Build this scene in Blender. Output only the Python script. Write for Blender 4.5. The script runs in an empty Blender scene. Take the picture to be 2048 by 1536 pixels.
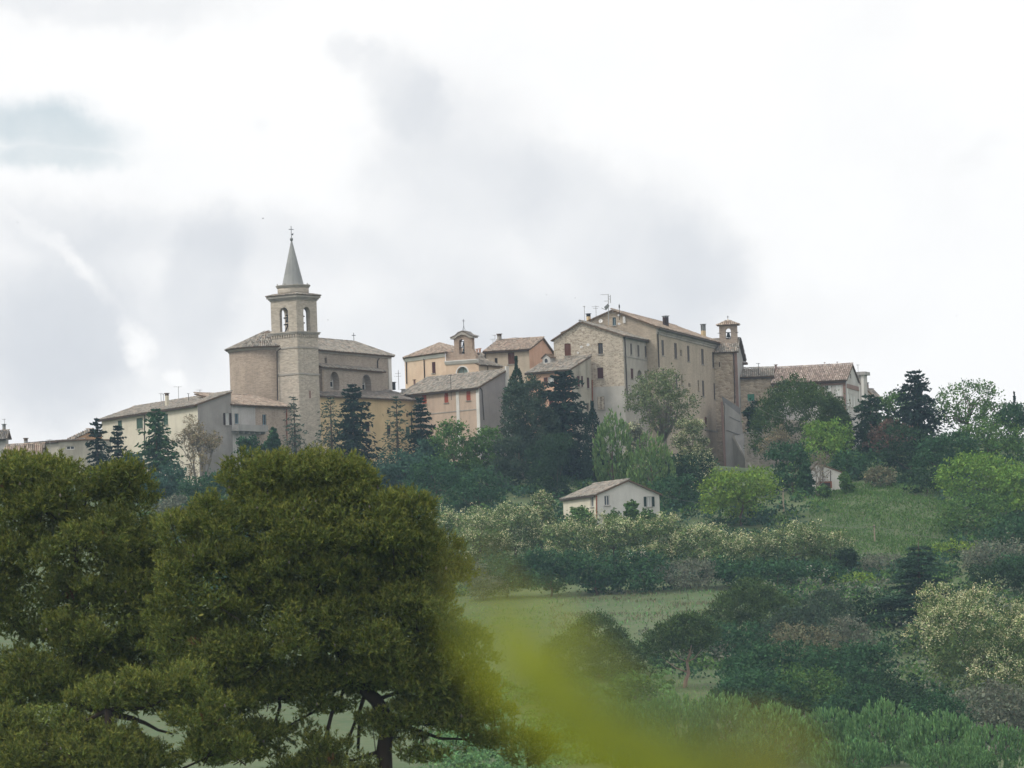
import bpy, math, random
import numpy as np
from mathutils import Vector, Matrix, geometry

random.seed(7)
sc = bpy.context.scene
col = sc.collection
PI = math.pi

def S(r, g, b):
    f = lambda c: (c/255/12.92) if c/255 <= .04045 else ((c/255+.055)/1.055)**2.4
    return (f(r), f(g), f(b))

# ------------------------------------------------------------------ camera
FPX = 15500.0                     # focal length in photograph pixels (2048 wide)
PITCH, ROLL = math.atan((1800-768)/FPX), 0.035
FW = Vector((0, math.cos(PITCH), math.sin(PITCH)))
U0 = Vector((0, -math.sin(PITCH), math.cos(PITCH)))
R0 = Vector((1, 0, 0))
RT = R0*math.cos(ROLL) - U0*math.sin(ROLL)
UP = R0*math.sin(ROLL) + U0*math.cos(ROLL)
cam = bpy.data.cameras.new('camera')
cam.sensor_width = 36.0
cam.lens = 36.0*FPX/2048
cam.clip_start, cam.clip_end = 0.2, 30000
cam.dof.use_dof = True
cam.dof.focus_distance = 900
cam.dof.aperture_fstop = 7.8
camo = bpy.data.objects.new('camera', cam)
col.objects.link(camo)
camo.matrix_world = Matrix(((RT.x, UP.x, -FW.x, 0), (RT.y, UP.y, -FW.y, 0), (RT.z, UP.z, -FW.z, 0), (0, 0, 0, 1)))
sc.camera = camo

def ray(px, py):
    return FW + RT*((px-1024)/FPX) + UP*((768-py)/FPX)
def P(px, py, Y):
    d = ray(px, py)
    return d*(Y/d.y)

# ------------------------------------------------------------------ light and sky
SUN_AZ, SUN_EL = math.radians(-112), math.radians(48)      # azimuth from +Y towards +X
tosun = Vector((math.sin(SUN_AZ)*math.cos(SUN_EL), math.cos(SUN_AZ)*math.cos(SUN_EL), math.sin(SUN_EL)))
sl = bpy.data.lights.new('sun', 'SUN')
sl.energy, sl.angle, sl.color = 1.5, math.radians(16), (1, .95, .87)
so = bpy.data.objects.new('sun', sl)
col.objects.link(so)
so.rotation_euler = tosun.to_track_quat('Z', 'Y').to_euler()

sc.view_settings.view_transform = 'Standard'
sc.view_settings.look = 'None'
sc.view_settings.gamma = 1
sc.view_settings.use_curve_mapping = False
sc.view_settings.exposure = 0.44
sc.cycles.max_bounces = 6
sc.cycles.diffuse_bounces = 3
sc.cycles.glossy_bounces = 2
sc.cycles.transmission_bounces = 3
sc.cycles.transparent_max_bounces = 4
sc.cycles.volume_bounces = 0
sc.cycles.use_denoising = True
sc.cycles.use_adaptive_sampling = True
sc.cycles.adaptive_threshold = 0.02

w = bpy.data.worlds.new('World')
sc.world = w
w.use_nodes = True
nt = w.node_tree
for n_ in list(nt.nodes):
    nt.nodes.remove(n_)
def N(t, **kw):
    n = nt.nodes.new(t)
    for k, v in kw.items():
        setattr(n, k, v)
    return n
def math_(op, a, b=None, clamp=False):
    n = N('ShaderNodeMath', operation=op, use_clamp=clamp)
    for i, x in enumerate((a, b)):
        if x is None: continue
        if isinstance(x, (int, float)): n.inputs[i].default_value = x
        else: nt.links.new(x, n.inputs[i])
    return n.outputs[0]
def vmath(op, a, b, out=0):
    n = N('ShaderNodeVectorMath', operation=op)
    for i, x in enumerate((a, b)):
        if isinstance(x, (tuple, Vector)): n.inputs[i].default_value = tuple(x)
        else: nt.links.new(x, n.inputs[i])
    return n.outputs['Value'] if op == 'DOT_PRODUCT' else n.outputs[0]
def smooth(x, a, b):
    n = N('ShaderNodeMapRange', interpolation_type='SMOOTHSTEP')
    nt.links.new(x, n.inputs[0])
    n.inputs[1].default_value, n.inputs[2].default_value = a, b
    n.inputs[3].default_value, n.inputs[4].default_value = 0, 1
    return n.outputs[0]
tc = N('ShaderNodeTexCoord')
def noise(vec, scale, detail, rough=.55):
    n = N('ShaderNodeTexNoise')
    n.inputs['Scale'].default_value = scale
    n.inputs['Detail'].default_value = detail
    n.inputs['Roughness'].default_value = rough
    nt.links.new(vec, n.inputs['Vector'])
    return n
wig = noise(tc.outputs['Generated'], 24, 5, .55)
wv = vmath('MULTIPLY', vmath('SUBTRACT', wig.outputs['Color'], (.5, .5, .5)), (.014, .014, .014))
wig2 = noise(tc.outputs['Generated'], 95, 6, .62)
wv2 = vmath('MULTIPLY', vmath('SUBTRACT', wig2.outputs['Color'], (.5, .5, .5)), (.0085, .0085, .0085))
D = vmath('ADD', vmath('ADD', tc.outputs['Generated'], wv), wv2)
def blob(px, py, rx, ry, rot, inner, outer):
    c = ray(px, py).normalized()
    a = math.radians(rot)
    e1 = RT*math.cos(a) - UP*math.sin(a)
    e2 = RT*math.sin(a) + UP*math.cos(a)
    d = vmath('SUBTRACT', D, c)
    s1 = math_('MULTIPLY', vmath('DOT_PRODUCT', d, e1), FPX/rx)
    s2 = math_('MULTIPLY', vmath('DOT_PRODUCT', d, e2), FPX/ry)
    s3 = math_('MULTIPLY', vmath('DOT_PRODUCT', d, c), FPX/rx)
    q = math_('ADD', math_('ADD', math_('MULTIPLY', s1, s1), math_('MULTIPLY', s2, s2)), math_('MULTIPLY', s3, s3))
    return smooth(math_('SQRT', q), outer, inner)
def total(lst):
    acc = None
    for v, k in lst:
        t = math_('MULTIPLY', v, k)
        acc = t if acc is None else math_('ADD', acc, t)
    return acc
grey = total([
    (blob(560, 760, 1050, 400, 6, .72, 1.03), .24),
    (blob(1110, 520, 500, 260, 26, .66, 1.03), .20),
    (blob(1270, 440, 340, 170, 28, .55, 1.04), .17),
    (blob(1400, 520, 160, 130, 40, .5, 1.05), .14),
    (blob(930, 300, 220, 200, 40, .45, 1.08), .20),
    (blob(850, 170, 95, 130, -30, .4, 1.1), .30),
    (blob(735, 95, 80, 55, 20, .3, 1.1), .34),
    (blob(720, 245, 60, 25, -15, .1, 1.2), .16),
    (blob(1000, 680, 620, 140, 0, .1, 1.2), .22),
    (blob(410, 570, 120, 230, 14, .55, 1.06), .26),
    (blob(560, 470, 250, 120, 0, .3, 1.1), .14),
    (blob(90, 680, 240, 210, 0, .4, 1.15), .46),
    (blob(110, 440, 280, 75, 8, .3, 1.2), .24),
    (blob(180, -5, 460, 60, -4, .2, 1.2), .34),
    (blob(545, 215, 26, 34, 0, .1, 1.25), .2),
    (blob(1640, 660, 280, 70, 0, .1, 1.3), .10),
    (blob(1960, 310, 90, 35, -15, .1, 1.3), .12),
])
white = total([
    (blob(118, 520, 120, 15, 42, .1, 1.7), .2),
    (blob(255, 720, 26, 60, -10, .1, 1.6), .34),
    (blob(330, 770, 26, 22, 0, .1, 1.6), .25),
])
f1 = noise(D, 34, 8, .6).outputs['Fac']
f2 = noise(D, 9, 4, .5).outputs['Fac']
g = math_('ADD', grey, math_('MULTIPLY', math_('SUBTRACT', f1, .5), .62))
g = math_('ADD', g, math_('MULTIPLY', math_('SUBTRACT', f2, .50), .22))
g = math_('SUBTRACT', math_('MULTIPLY', g, .67), white, True)
ramp = N('ShaderNodeValToRGB')
cr = ramp.color_ramp
cr.elements[0].position, cr.elements[0].color = 0.0, (.78, .78, .78, 1)
cr.elements[1].position, cr.elements[1].color = 1.0, (*S(162, 169, 178), 1)
for p_, c_ in ((.10, (.745, .745, .745)), (.34, S(204, 206, 209)), (.6, S(186, 190, 196))):
    e = cr.elements.new(p_)
    e.color = (*c_, 1)
nt.links.new(g, ramp.inputs[0])
sky = N('ShaderNodeTexSky', sky_type='NISHITA')
sky.sun_disc = False
sky.sun_elevation, sky.sun_rotation = SUN_EL, SUN_AZ
sky.air_density, sky.dust_density = 1.0, .4
bs = N('ShaderNodeBackground'); bs.inputs[1].default_value = 0.075
nt.links.new(sky.outputs[0], bs.inputs[0])
bc = N('ShaderNodeBackground'); bc.inputs[1].default_value = 1.0
nt.links.new(ramp.outputs[0], bc.inputs[0])
gap = math_('MAXIMUM', blob(70, 235, 210, 75, 5, .35, 1.15), math_('MULTIPLY', blob(90, 300, 190, 40, -3, .3, 1.2), .9))
gap = math_('MULTIPLY', gap, math_('SUBTRACT', 1.12, f1), True)
cover = math_('SUBTRACT', 1.0, math_('MULTIPLY', gap, .95))
mx = N('ShaderNodeMixShader')
nt.links.new(cover, mx.inputs[0]); nt.links.new(bs.outputs[0], mx.inputs[1]); nt.links.new(bc.outputs[0], mx.inputs[2])
wo = N('ShaderNodeOutputWorld')
nt.links.new(mx.outputs[0], wo.inputs[0])
w.cycles.sampling_method = 'MANUAL'
w.cycles.sample_map_resolution = 1024

# ------------------------------------------------------------------ terrain
_PY = [-300, 0, 30, 230, 400, 500, 600, 640, 700, 750, 790, 820, 860, 880, 930, 960, 985, 1000, 1020, 1045, 1100, 1150, 1300, 2000, 5000]
_PZ = [-6, -1.6, -1.3, .6, 3.4, 5.4, 8.4, 10.3, 14.4, 19.4, 25.6, 29.6, 33.0, 35.6, 45.0, 50.2, 54.2, 56.2, 58.4, 60, 62, 61, 50, 15, 0]
def ground_np(X, Y):
    z = np.interp(Y, _PY, _PZ)
    hill = np.clip((Y-300)/400, 0, 1)
    z = z - hill*12*np.clip((np.abs(X)-220)/800, 0, 1)**1.2*3
    z = z - 5.0*np.exp(-((X-32)/15)**2 - ((Y-1022)/26)**2)
    z = z + hill*(.35*np.sin(X*.13+Y*.05) + .3*np.sin(X*.05-Y*.11+2) + .15*np.sin(X*.41+Y*.33))
    return z
def ground(x, y):
    return float(ground_np(np.array([x]), np.array([y]))[0])

# ------------------------------------------------------------------ materials
MATS = {}
def soft(c, k=.56, g=1.12):
    l = .3*c[0]+.59*c[1]+.11*c[2]
    return tuple(min(.9, (l+(x-l)*k)*g) for x in c)
def newmat(name):
    m = bpy.data.materials.new(name)
    m.use_nodes = True
    t = m.node_tree
    bsdf = t.nodes['Principled BSDF']
    bsdf.inputs['Specular IOR Level'].default_value = .25
    return m, t, bsdf
def L(t, a, b): t.links.new(a, b)
def mnode(t, ty, **kw):
    n = t.nodes.new(ty)
    for k, v in kw.items(): setattr(n, k, v)
    return n
def mapping(t, scale, coord='Object'):
    tcn = mnode(t, 'ShaderNodeTexCoord')
    mp = mnode(t, 'ShaderNodeMapping')
    mp.inputs['Scale'].default_value = scale
    L(t, tcn.outputs[coord], mp.inputs[0])
    return mp.outputs[0]
def mixc(t, fac, a, b, mode='MIX'):
    n = mnode(t, 'ShaderNodeMix', data_type='RGBA', blend_type=mode)
    for i, x in ((0, fac), (6, a), (7, b)):
        if isinstance(x, (int, float)): n.inputs[i].default_value = x
        elif isinstance(x, tuple): n.inputs[i].default_value = (*x[:3], 1)
        else: L(t, x, n.inputs[i])
    return n.outputs[2]
def rng_(t, x, a, b, c=0., d=1.):
    n = mnode(t, 'ShaderNodeMapRange')
    L(t, x, n.inputs[0])
    for i, v in enumerate((a, b, c, d)): n.inputs[i+1].default_value = v
    return n.outputs[0]
def tnoise(t, vec, scale, detail=4, rough=.55):
    n = mnode(t, 'ShaderNodeTexNoise')
    n.inputs['Scale'].default_value, n.inputs['Detail'].default_value, n.inputs['Roughness'].default_value = scale, detail, rough
    L(t, vec, n.inputs['Vector'])
    return n.outputs['Fac']
def stone(name, c1, c2, mortar, scale=(2.6, 2.6, 4.6), edge=.09, stain=.28, amt=1.0):
    c1, c2, mortar = soft(c1), soft(c2), soft(mortar)
    m, t, b = newmat(name)
    v = mapping(t, scale)
    vo = mnode(t, 'ShaderNodeTexVoronoi'); L(t, v, vo.inputs['Vector']); vo.inputs['Scale'].default_value = 1
    ve = mnode(t, 'ShaderNodeTexVoronoi', feature='DISTANCE_TO_EDGE'); L(t, v, ve.inputs['Vector']); ve.inputs['Scale'].default_value = 1
    sep = mnode(t, 'ShaderNodeSeparateColor'); L(t, vo.outputs['Color'], sep.inputs[0])
    c = mixc(t, rng_(t, sep.outputs[0], .1, .9), c1, c2)
    e = rng_(t, ve.outputs['Distance'], edge, 0, 0, amt)
    c = mixc(t, e, c, mortar)
    s = tnoise(t, mapping(t, (.35, .35, .16)), 1, 5, .6)
    c = mixc(t, rng_(t, s, .38, .70, 0, min(.7, stain*1.5)), c, tuple(x*.5 for x in c1))
    s2 = tnoise(t, mapping(t, (1.1, 1.1, .1)), 1, 4, .6)
    c = mixc(t, rng_(t, s2, .55, .8, 0, .35), c, tuple(x*.55 for x in c2))
    L(t, c, b.inputs['Base Color'])
    b.inputs['Roughness'].default_value = .9
    bp = mnode(t, 'ShaderNodeBump'); bp.inputs['Strength'].default_value = .6; bp.inputs['Distance'].default_value = .06
    L(t, rng_(t, ve.outputs['Distance'], 0, .25), bp.inputs['Height']); L(t, bp.outputs[0], b.inputs['Normal'])
    MATS[name] = m
    return m
def plaster(name, c1, c2=None, stain=.35, dirt=None, rough=.9):
    c1, c2, dirt = soft(c1, .55, 1.05), c2 and soft(c2, .55, 1.05), dirt and soft(dirt)
    m, t, b = newmat(name)
    c2 = c2 or tuple(x*.78 for x in c1)
    dirt = dirt or tuple(x*.5 for x in c1)
    a = tnoise(t, mapping(t, (.5, .5, .5)), 1, 6, .62)
    c = mixc(t, rng_(t, a, .35, .68), c1, c2)
    s = tnoise(t, mapping(t, (.9, .9, .14)), 1, 5, .65)
    c = mixc(t, rng_(t, s, .46, .74, 0, min(.8, stain*1.5)), c, dirt)
    pz = tnoise(t, mapping(t, (.22, .22, .3)), 1, 2, .4)
    c = mixc(t, rng_(t, pz, .56, .60, 0, .22), c, tuple(x*.72 for x in c2))
    f = tnoise(t, mapping(t, (7, 7, 7)), 1, 3, .6)
    c = mixc(t, rng_(t, f, .3, .7, 0, .12), c, dirt)
    L(t, c, b.inputs['Base Color'])
    b.inputs['Roughness'].default_value = rough
    MATS[name] = m
    return m
def plain(name, c, rough=.7, metal=0, var=.15):
    m, t, b = newmat(name)
    a = tnoise(t, mapping(t, (3, 3, 3)), 1, 4)
    L(t, mixc(t, rng_(t, a, .3, .7, 0, var), c, tuple(x*.4 for x in c)), b.inputs['Base Color'])
    b.inputs['Roughness'].default_value, b.inputs['Metallic'].default_value = rough, metal
    MATS[name] = m
    return m
def tinted(name, trans=0., rough=.85):
    """colour comes from the 'tint' colour attribute"""
    m, t, b = newmat(name)
    at = mnode(t, 'ShaderNodeAttribute', attribute_name='tint')
    if trans:
        out = t.nodes['Material Output']
        t.nodes.remove(b)
        d = mnode(t, 'ShaderNodeBsdfDiffuse'); tr = mnode(t, 'ShaderNodeBsdfTranslucent')
        L(t, at.outputs['Color'], d.inputs[0]); L(t, at.outputs['Color'], tr.inputs[0])
        mxs = mnode(t, 'ShaderNodeMixShader'); mxs.inputs[0].default_value = trans
        L(t, d.outputs[0], mxs.inputs[1]); L(t, tr.outputs[0], mxs.inputs[2]); L(t, mxs.outputs[0], out.inputs[0])
    else:
        n = tnoise(t, mapping(t, (2, 2, 2)), 1, 5, .6)
        L(t, mixc(t, rng_(t, n, .35, .7, 0, .35), at.outputs['Color'], S(70, 66, 55)), b.inputs['Base Color'])
        b.inputs['Roughness'].default_value = rough
    MATS[name] = m
    return m

stone('tower_stone', S(196, 178, 150), S(170, 152, 126), S(184, 170, 148), (2.2, 2.2, 6), .06, .22, .6)
stone('apse_brick', S(172, 146, 114), S(148, 124, 96), S(178, 156, 126), (3.2, 3.2, 9), .08, .35, .5)
stone('nave_brick', S(176, 156, 130), S(156, 136, 112), S(180, 164, 140), (3.2, 3.2, 9), .08, .3, .5)
stone('annex_brick', S(188, 160, 130), S(164, 138, 112), S(190, 170, 145), (3.2, 3.2, 9), .08, .35, .5)
stone('rubble', S(198, 178, 146), S(158, 134, 102), S(206, 188, 158), (3.0, 3.0, 6.0), .10, .2, .9)
stone('palazzo_brick', S(192, 168, 132), S(174, 150, 116), S(186, 166, 134), (3.4, 3.4, 9), .08, .3, .4)
stone('chapel_stone', S(200, 174, 134), S(160, 132, 96), S(176, 152, 118), (2.2, 2.2, 4.2), .1, .2, .9)
stone('old_wall', S(168, 152, 130), S(136, 122, 102), S(160, 148, 130), (2.2, 2.2, 3.4), .1, .5, .8)
stone('bell_brick', S(184, 150, 114), S(166, 130, 98), S(190, 164, 132), (4, 4, 11), .08, .2, .5)
plaster('cream', S(214, 202, 166), S(204, 190, 154), .2)
plaster('grey_render', S(160, 152, 142), S(142, 134, 124), .35)  # cream house gable end: its shade is put into this grey
plaster('pale_render', S(196, 190, 182), S(172, 165, 156), .45)
plaster('side_render', S(178, 166, 146), S(160, 148, 130), .4)
plaster('yellow', S(226, 186, 92), S(208, 168, 82), .3)
plaster('ochre', S(226, 158, 62), S(210, 142, 56), .2)
plaster('orange', S(232, 190, 136), S(222, 176, 122), .15)
plaster('deep_orange', S(226, 160, 104), S(212, 146, 94), .2)
plaster('pink', S(210, 172, 134), S(194, 158, 122), .35)
plaster('mauve_grey', S(160, 150, 148), S(148, 138, 136), .3)
plaster('tan_render', S(206, 182, 142), S(188, 164, 126), .35)
plaster('stained_render', S(184, 172, 146), S(164, 150, 124), .55, S(104, 98, 80))
plaster('lower_render', S(188, 180, 166), S(170, 162, 148), .3)
plaster('white_wall', S(214, 208, 196), S(200, 194, 182), .2)
plaster('white_trim', S(226, 222, 212), S(208, 204, 194), .2)
plaster('grey_trim', S(170, 160, 142), S(150, 140, 124), .35)
plaster('concrete', S(170, 166, 158), S(150, 146, 138), .5)
plaster('concrete_dark', S(132, 130, 128), S(118, 116, 114), .4)
plaster('beige_low', S(186, 176, 152), S(168, 158, 136), .4)
plaster('spire_slate', S(150, 151, 147), S(138, 139, 135), .3)
plaster('red_brick_strip', S(158, 114, 92), S(140, 100, 80), .35)
plain('roof_bed', S(112, 94, 76), .9, 0, .4)
plain('shutter_brown', S(104, 66, 52)); plain('shutter_red', S(166, 84, 62)); plain('shutter_green', S(74, 100, 84))
plain('shutter_dark', S(58, 44, 40)); plain('shutter_grey', S(92, 84, 80)); plain('shutter_dkgreen', S(44, 62, 54))
plain('shutter_teal', S(74, 136, 112)); plain('shutter_wine', S(82, 46, 42)); plain('shutter_blue', S(112, 138, 146))
plain('white_paint', S(226, 226, 222), .5); plain('blue_paint', S(130, 156, 166), .5)
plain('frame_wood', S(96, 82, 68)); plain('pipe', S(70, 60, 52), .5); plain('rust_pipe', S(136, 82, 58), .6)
plain('iron', S(62, 60, 58), .5, .6); plain('aluminium', S(170, 170, 168), .4, .7); plain('bronze', S(40, 44, 46), .4, .7)
plain('dish', S(214, 212, 208), .5); plain('pole_wood', S(150, 138, 118)); plain('wire', S(120, 118, 112), .6)
plain('bark', S(96, 82, 68), .9, 0, .4); plain('bark_pine', S(158, 134, 120), .9, 0, .3); plain('bark_grey', S(134, 126, 114), .9, 0, .4); plain('bark_dark', S(58, 50, 42), .9, 0, .4)
plain('bird_feather', S(40, 40, 44)); plain('lead', S(120, 122, 120), .6)
m_, t_, b_ = newmat('glass'); MATS['glass'] = m_
b_.inputs['Base Color'].default_value = (*S(46, 50, 54), 1); b_.inputs['Roughness'].default_value = .15; b_.inputs['Specular IOR Level'].default_value = .5
m_, t_, b_ = newmat('glass_green'); MATS['glass_green'] = m_
b_.inputs['Base Color'].default_value = (*S(120, 138, 130), 1); b_.inputs['Roughness'].default_value = .3
m_, t_, b_ = newmat('curtain'); MATS['curtain'] = m_
b_.inputs['Base Color'].default_value = (*S(190, 190, 188), 1); b_.inputs['Roughness'].default_value = .4
tinted('tile'); tinted('leaf', .22); tinted('needle', .22)

# ground sheet material: meadow greens, drier and browner patches
m, t, b = newmat('meadow')
n1 = tnoise(t, mapping(t, (.03, .03, .03)), 1, 6, .6)
n2 = tnoise(t, mapping(t, (.6, .6, .6)), 1, 5, .65)
c = mixc(t, rng_(t, n1, .35, .65), S(70, 90, 54), S(90, 104, 68))
c = mixc(t, rng_(t, n2, .45, .75, 0, .55), c, S(112, 106, 84))
L(t, c, b.inputs['Base Color']); b.inputs['Roughness'].default_value = .95
MATS['meadow'] = m

# ------------------------------------------------------------------ mesh builder
ORG = {}
class MB:
    def __init__(s): s.v, s.f, s.c = [], [], []
    def add(s, vs, fs, tint=None):
        k = len(s.v)
        s.v += [tuple(x) for x in vs]
        s.f += [tuple(i+k for i in f) for f in fs]
        if tint is not None: s.c += [tint]*len(vs)
        return s
    def box(s, o, a, b, c):
        o, a, b, c = map(Vector, (o, a, b, c))
        return s.add([o, o+a, o+a+b, o+b, o+c, o+a+c, o+a+b+c, o+b+c],
              [(0, 3, 2, 1), (4, 5, 6, 7), (0, 1, 5, 4), (1, 2, 6, 5), (2, 3, 7, 6), (3, 0, 4, 7)])
    def fbox(s, F, a0, a1, b0, b1, z0, z1):
        C, d1, d2 = F
        o = C + d1*a0 + d2*b0
        o = Vector((o.x, o.y, z0))
        return s.box(o, d1*(a1-a0), d2*(b1-b0), Vector((0, 0, z1-z0)))
    def prism(s, poly, vec):
        vec = Vector(vec); n = len(poly)
        vs = [Vector(p) for p in poly] + [Vector(p)+vec for p in poly]
        return s.add(vs, [tuple(range(n))[::-1], tuple(range(n, 2*n))] + [(i, (i+1) % n, n+(i+1) % n, n+i) for i in range(n)])
    def tube(s, pts, rad, n=6, cap=True):
        pts = [Vector(p) for p in pts]
        if isinstance(rad, (int, float)): rad = [rad]*len(pts)
        rings = []
        for i, p in enumerate(pts):
            d = (pts[min(i+1, len(pts)-1)] - pts[max(i-1, 0)])
            d = d.normalized() if d.length else Vector((0, 0, 1))
            x = d.orthogonal().normalized() if i == 0 else (px_ - d*px_.dot(d)).normalized()
            px_ = x
            y = d.cross(x)
            rings.append([p + (x*math.cos(2*PI*k/n) + y*math.sin(2*PI*k/n))*rad[i] for k in range(n)])
        vs = [q for r in rings for q in r]
        fs = [(i*n+k, i*n+(k+1) % n, (i+1)*n+(k+1) % n, (i+1)*n+k) for i in range(len(pts)-1) for k in range(n)]
        if cap: fs += [tuple(range(n))[::-1], tuple((len(pts)-1)*n+k for k in range(n))]
        return s.add(vs, fs)
    def lathe(s, c, prof, n=16):
        c = Vector(c)
        vs = [c + Vector((r*math.cos(2*PI*k/n), r*math.sin(2*PI*k/n), z)) for r, z in prof for k in range(n)]
        fs = [(i*n+k, i*n+(k+1) % n, (i+1)*n+(k+1) % n, (i+1)*n+k) for i in range(len(prof)-1) for k in range(n)]
        fs += [tuple(range(n))[::-1], tuple((len(prof)-1)*n+k for k in range(n))]
        return s.add(vs, fs)
    def build(s, name, mat, parent=None, smooth=False):
        me = bpy.data.meshes.new(name)
        o = ORG.get(parent.name, Vector()) if parent else Vector()
        me.from_pydata([(x-o.x, y-o.y, z-o.z) for x, y, z in s.v], [], s.f)
        if smooth: me.polygons.foreach_set('use_smooth', [True]*len(me.polygons))
        if s.c:
            at = me.color_attributes.new('tint', 'FLOAT_COLOR', 'POINT')
            at.data.foreach_set('color', np.array([(*c[:3], 1) for c in s.c], 'f').ravel())
        me.materials.append(MATS[mat])
        ob = bpy.data.objects.new(name, me)
        col.objects.link(ob)
        if parent: ob.parent = parent
        ORG[ob.name] = o
        return ob
def thing(name, label, cat, loc, group=None):
    o = bpy.data.objects.new(name, None)
    col.objects.link(o)
    o.location = loc
    o.empty_display_size = .5
    ORG[o.name] = Vector(loc)
    o['label'], o['category'] = label, cat
    if group: o['group'] = group
    return o
def tag(o, label, cat, group=None):
    o['label'], o['category'] = label, cat
    if group: o['group'] = group
    return o
Z = Vector((0, 0, 1))
def DR(th): return Vector((math.cos(math.radians(th)), math.sin(math.radians(th)), 0))     # wall running right and away
def DL(th): return Vector((-math.cos(math.radians(th)), math.sin(math.radians(th)), 0))    # wall running left and away
def outward(d):
    n = Vector((d.y, -d.x, 0))
    return n if n.y < 0 else -n
def run_to(C, d, px):
    k = (px-1024)/FPX
    return (k*C.dot(FW) - C.dot(RT))/(d.dot(RT) - k*d.dot(FW))
def on_plane(px, py, A, n):
    r = ray(px, py)
    return r*(A.dot(n)/r.dot(n))

# ground sheet
xs = np.unique(np.concatenate([np.linspace(-4000, -200, 30), np.linspace(-200, 200, 90), np.linspace(200, 4000, 30)]))
ys = np.unique(np.concatenate([np.linspace(-300, 400, 30), np.linspace(400, 1200, 150), np.linspace(1200, 5000, 25)]))
GX, GY = np.meshgrid(xs, ys)
GZ = ground_np(GX, GY)
me = bpy.data.meshes.new('ground')
nx, ny = len(xs), len(ys)
idx = np.arange(nx*ny).reshape(ny, nx)
q = np.stack([idx[:-1, :-1], idx[:-1, 1:], idx[1:, 1:], idx[1:, :-1]], -1).reshape(-1, 4)
me.from_pydata(np.stack([GX, GY, GZ], -1).reshape(-1, 3).tolist(), [], q.tolist())
me.polygons.foreach_set('use_smooth', [True]*len(me.polygons))
me.materials.append(MATS['meadow'])
go = bpy.data.objects.new('ground', me)
col.objects.link(go)
go['kind'] = 'structure'; go['label'] = 'green hillside rising to the village'
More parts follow.
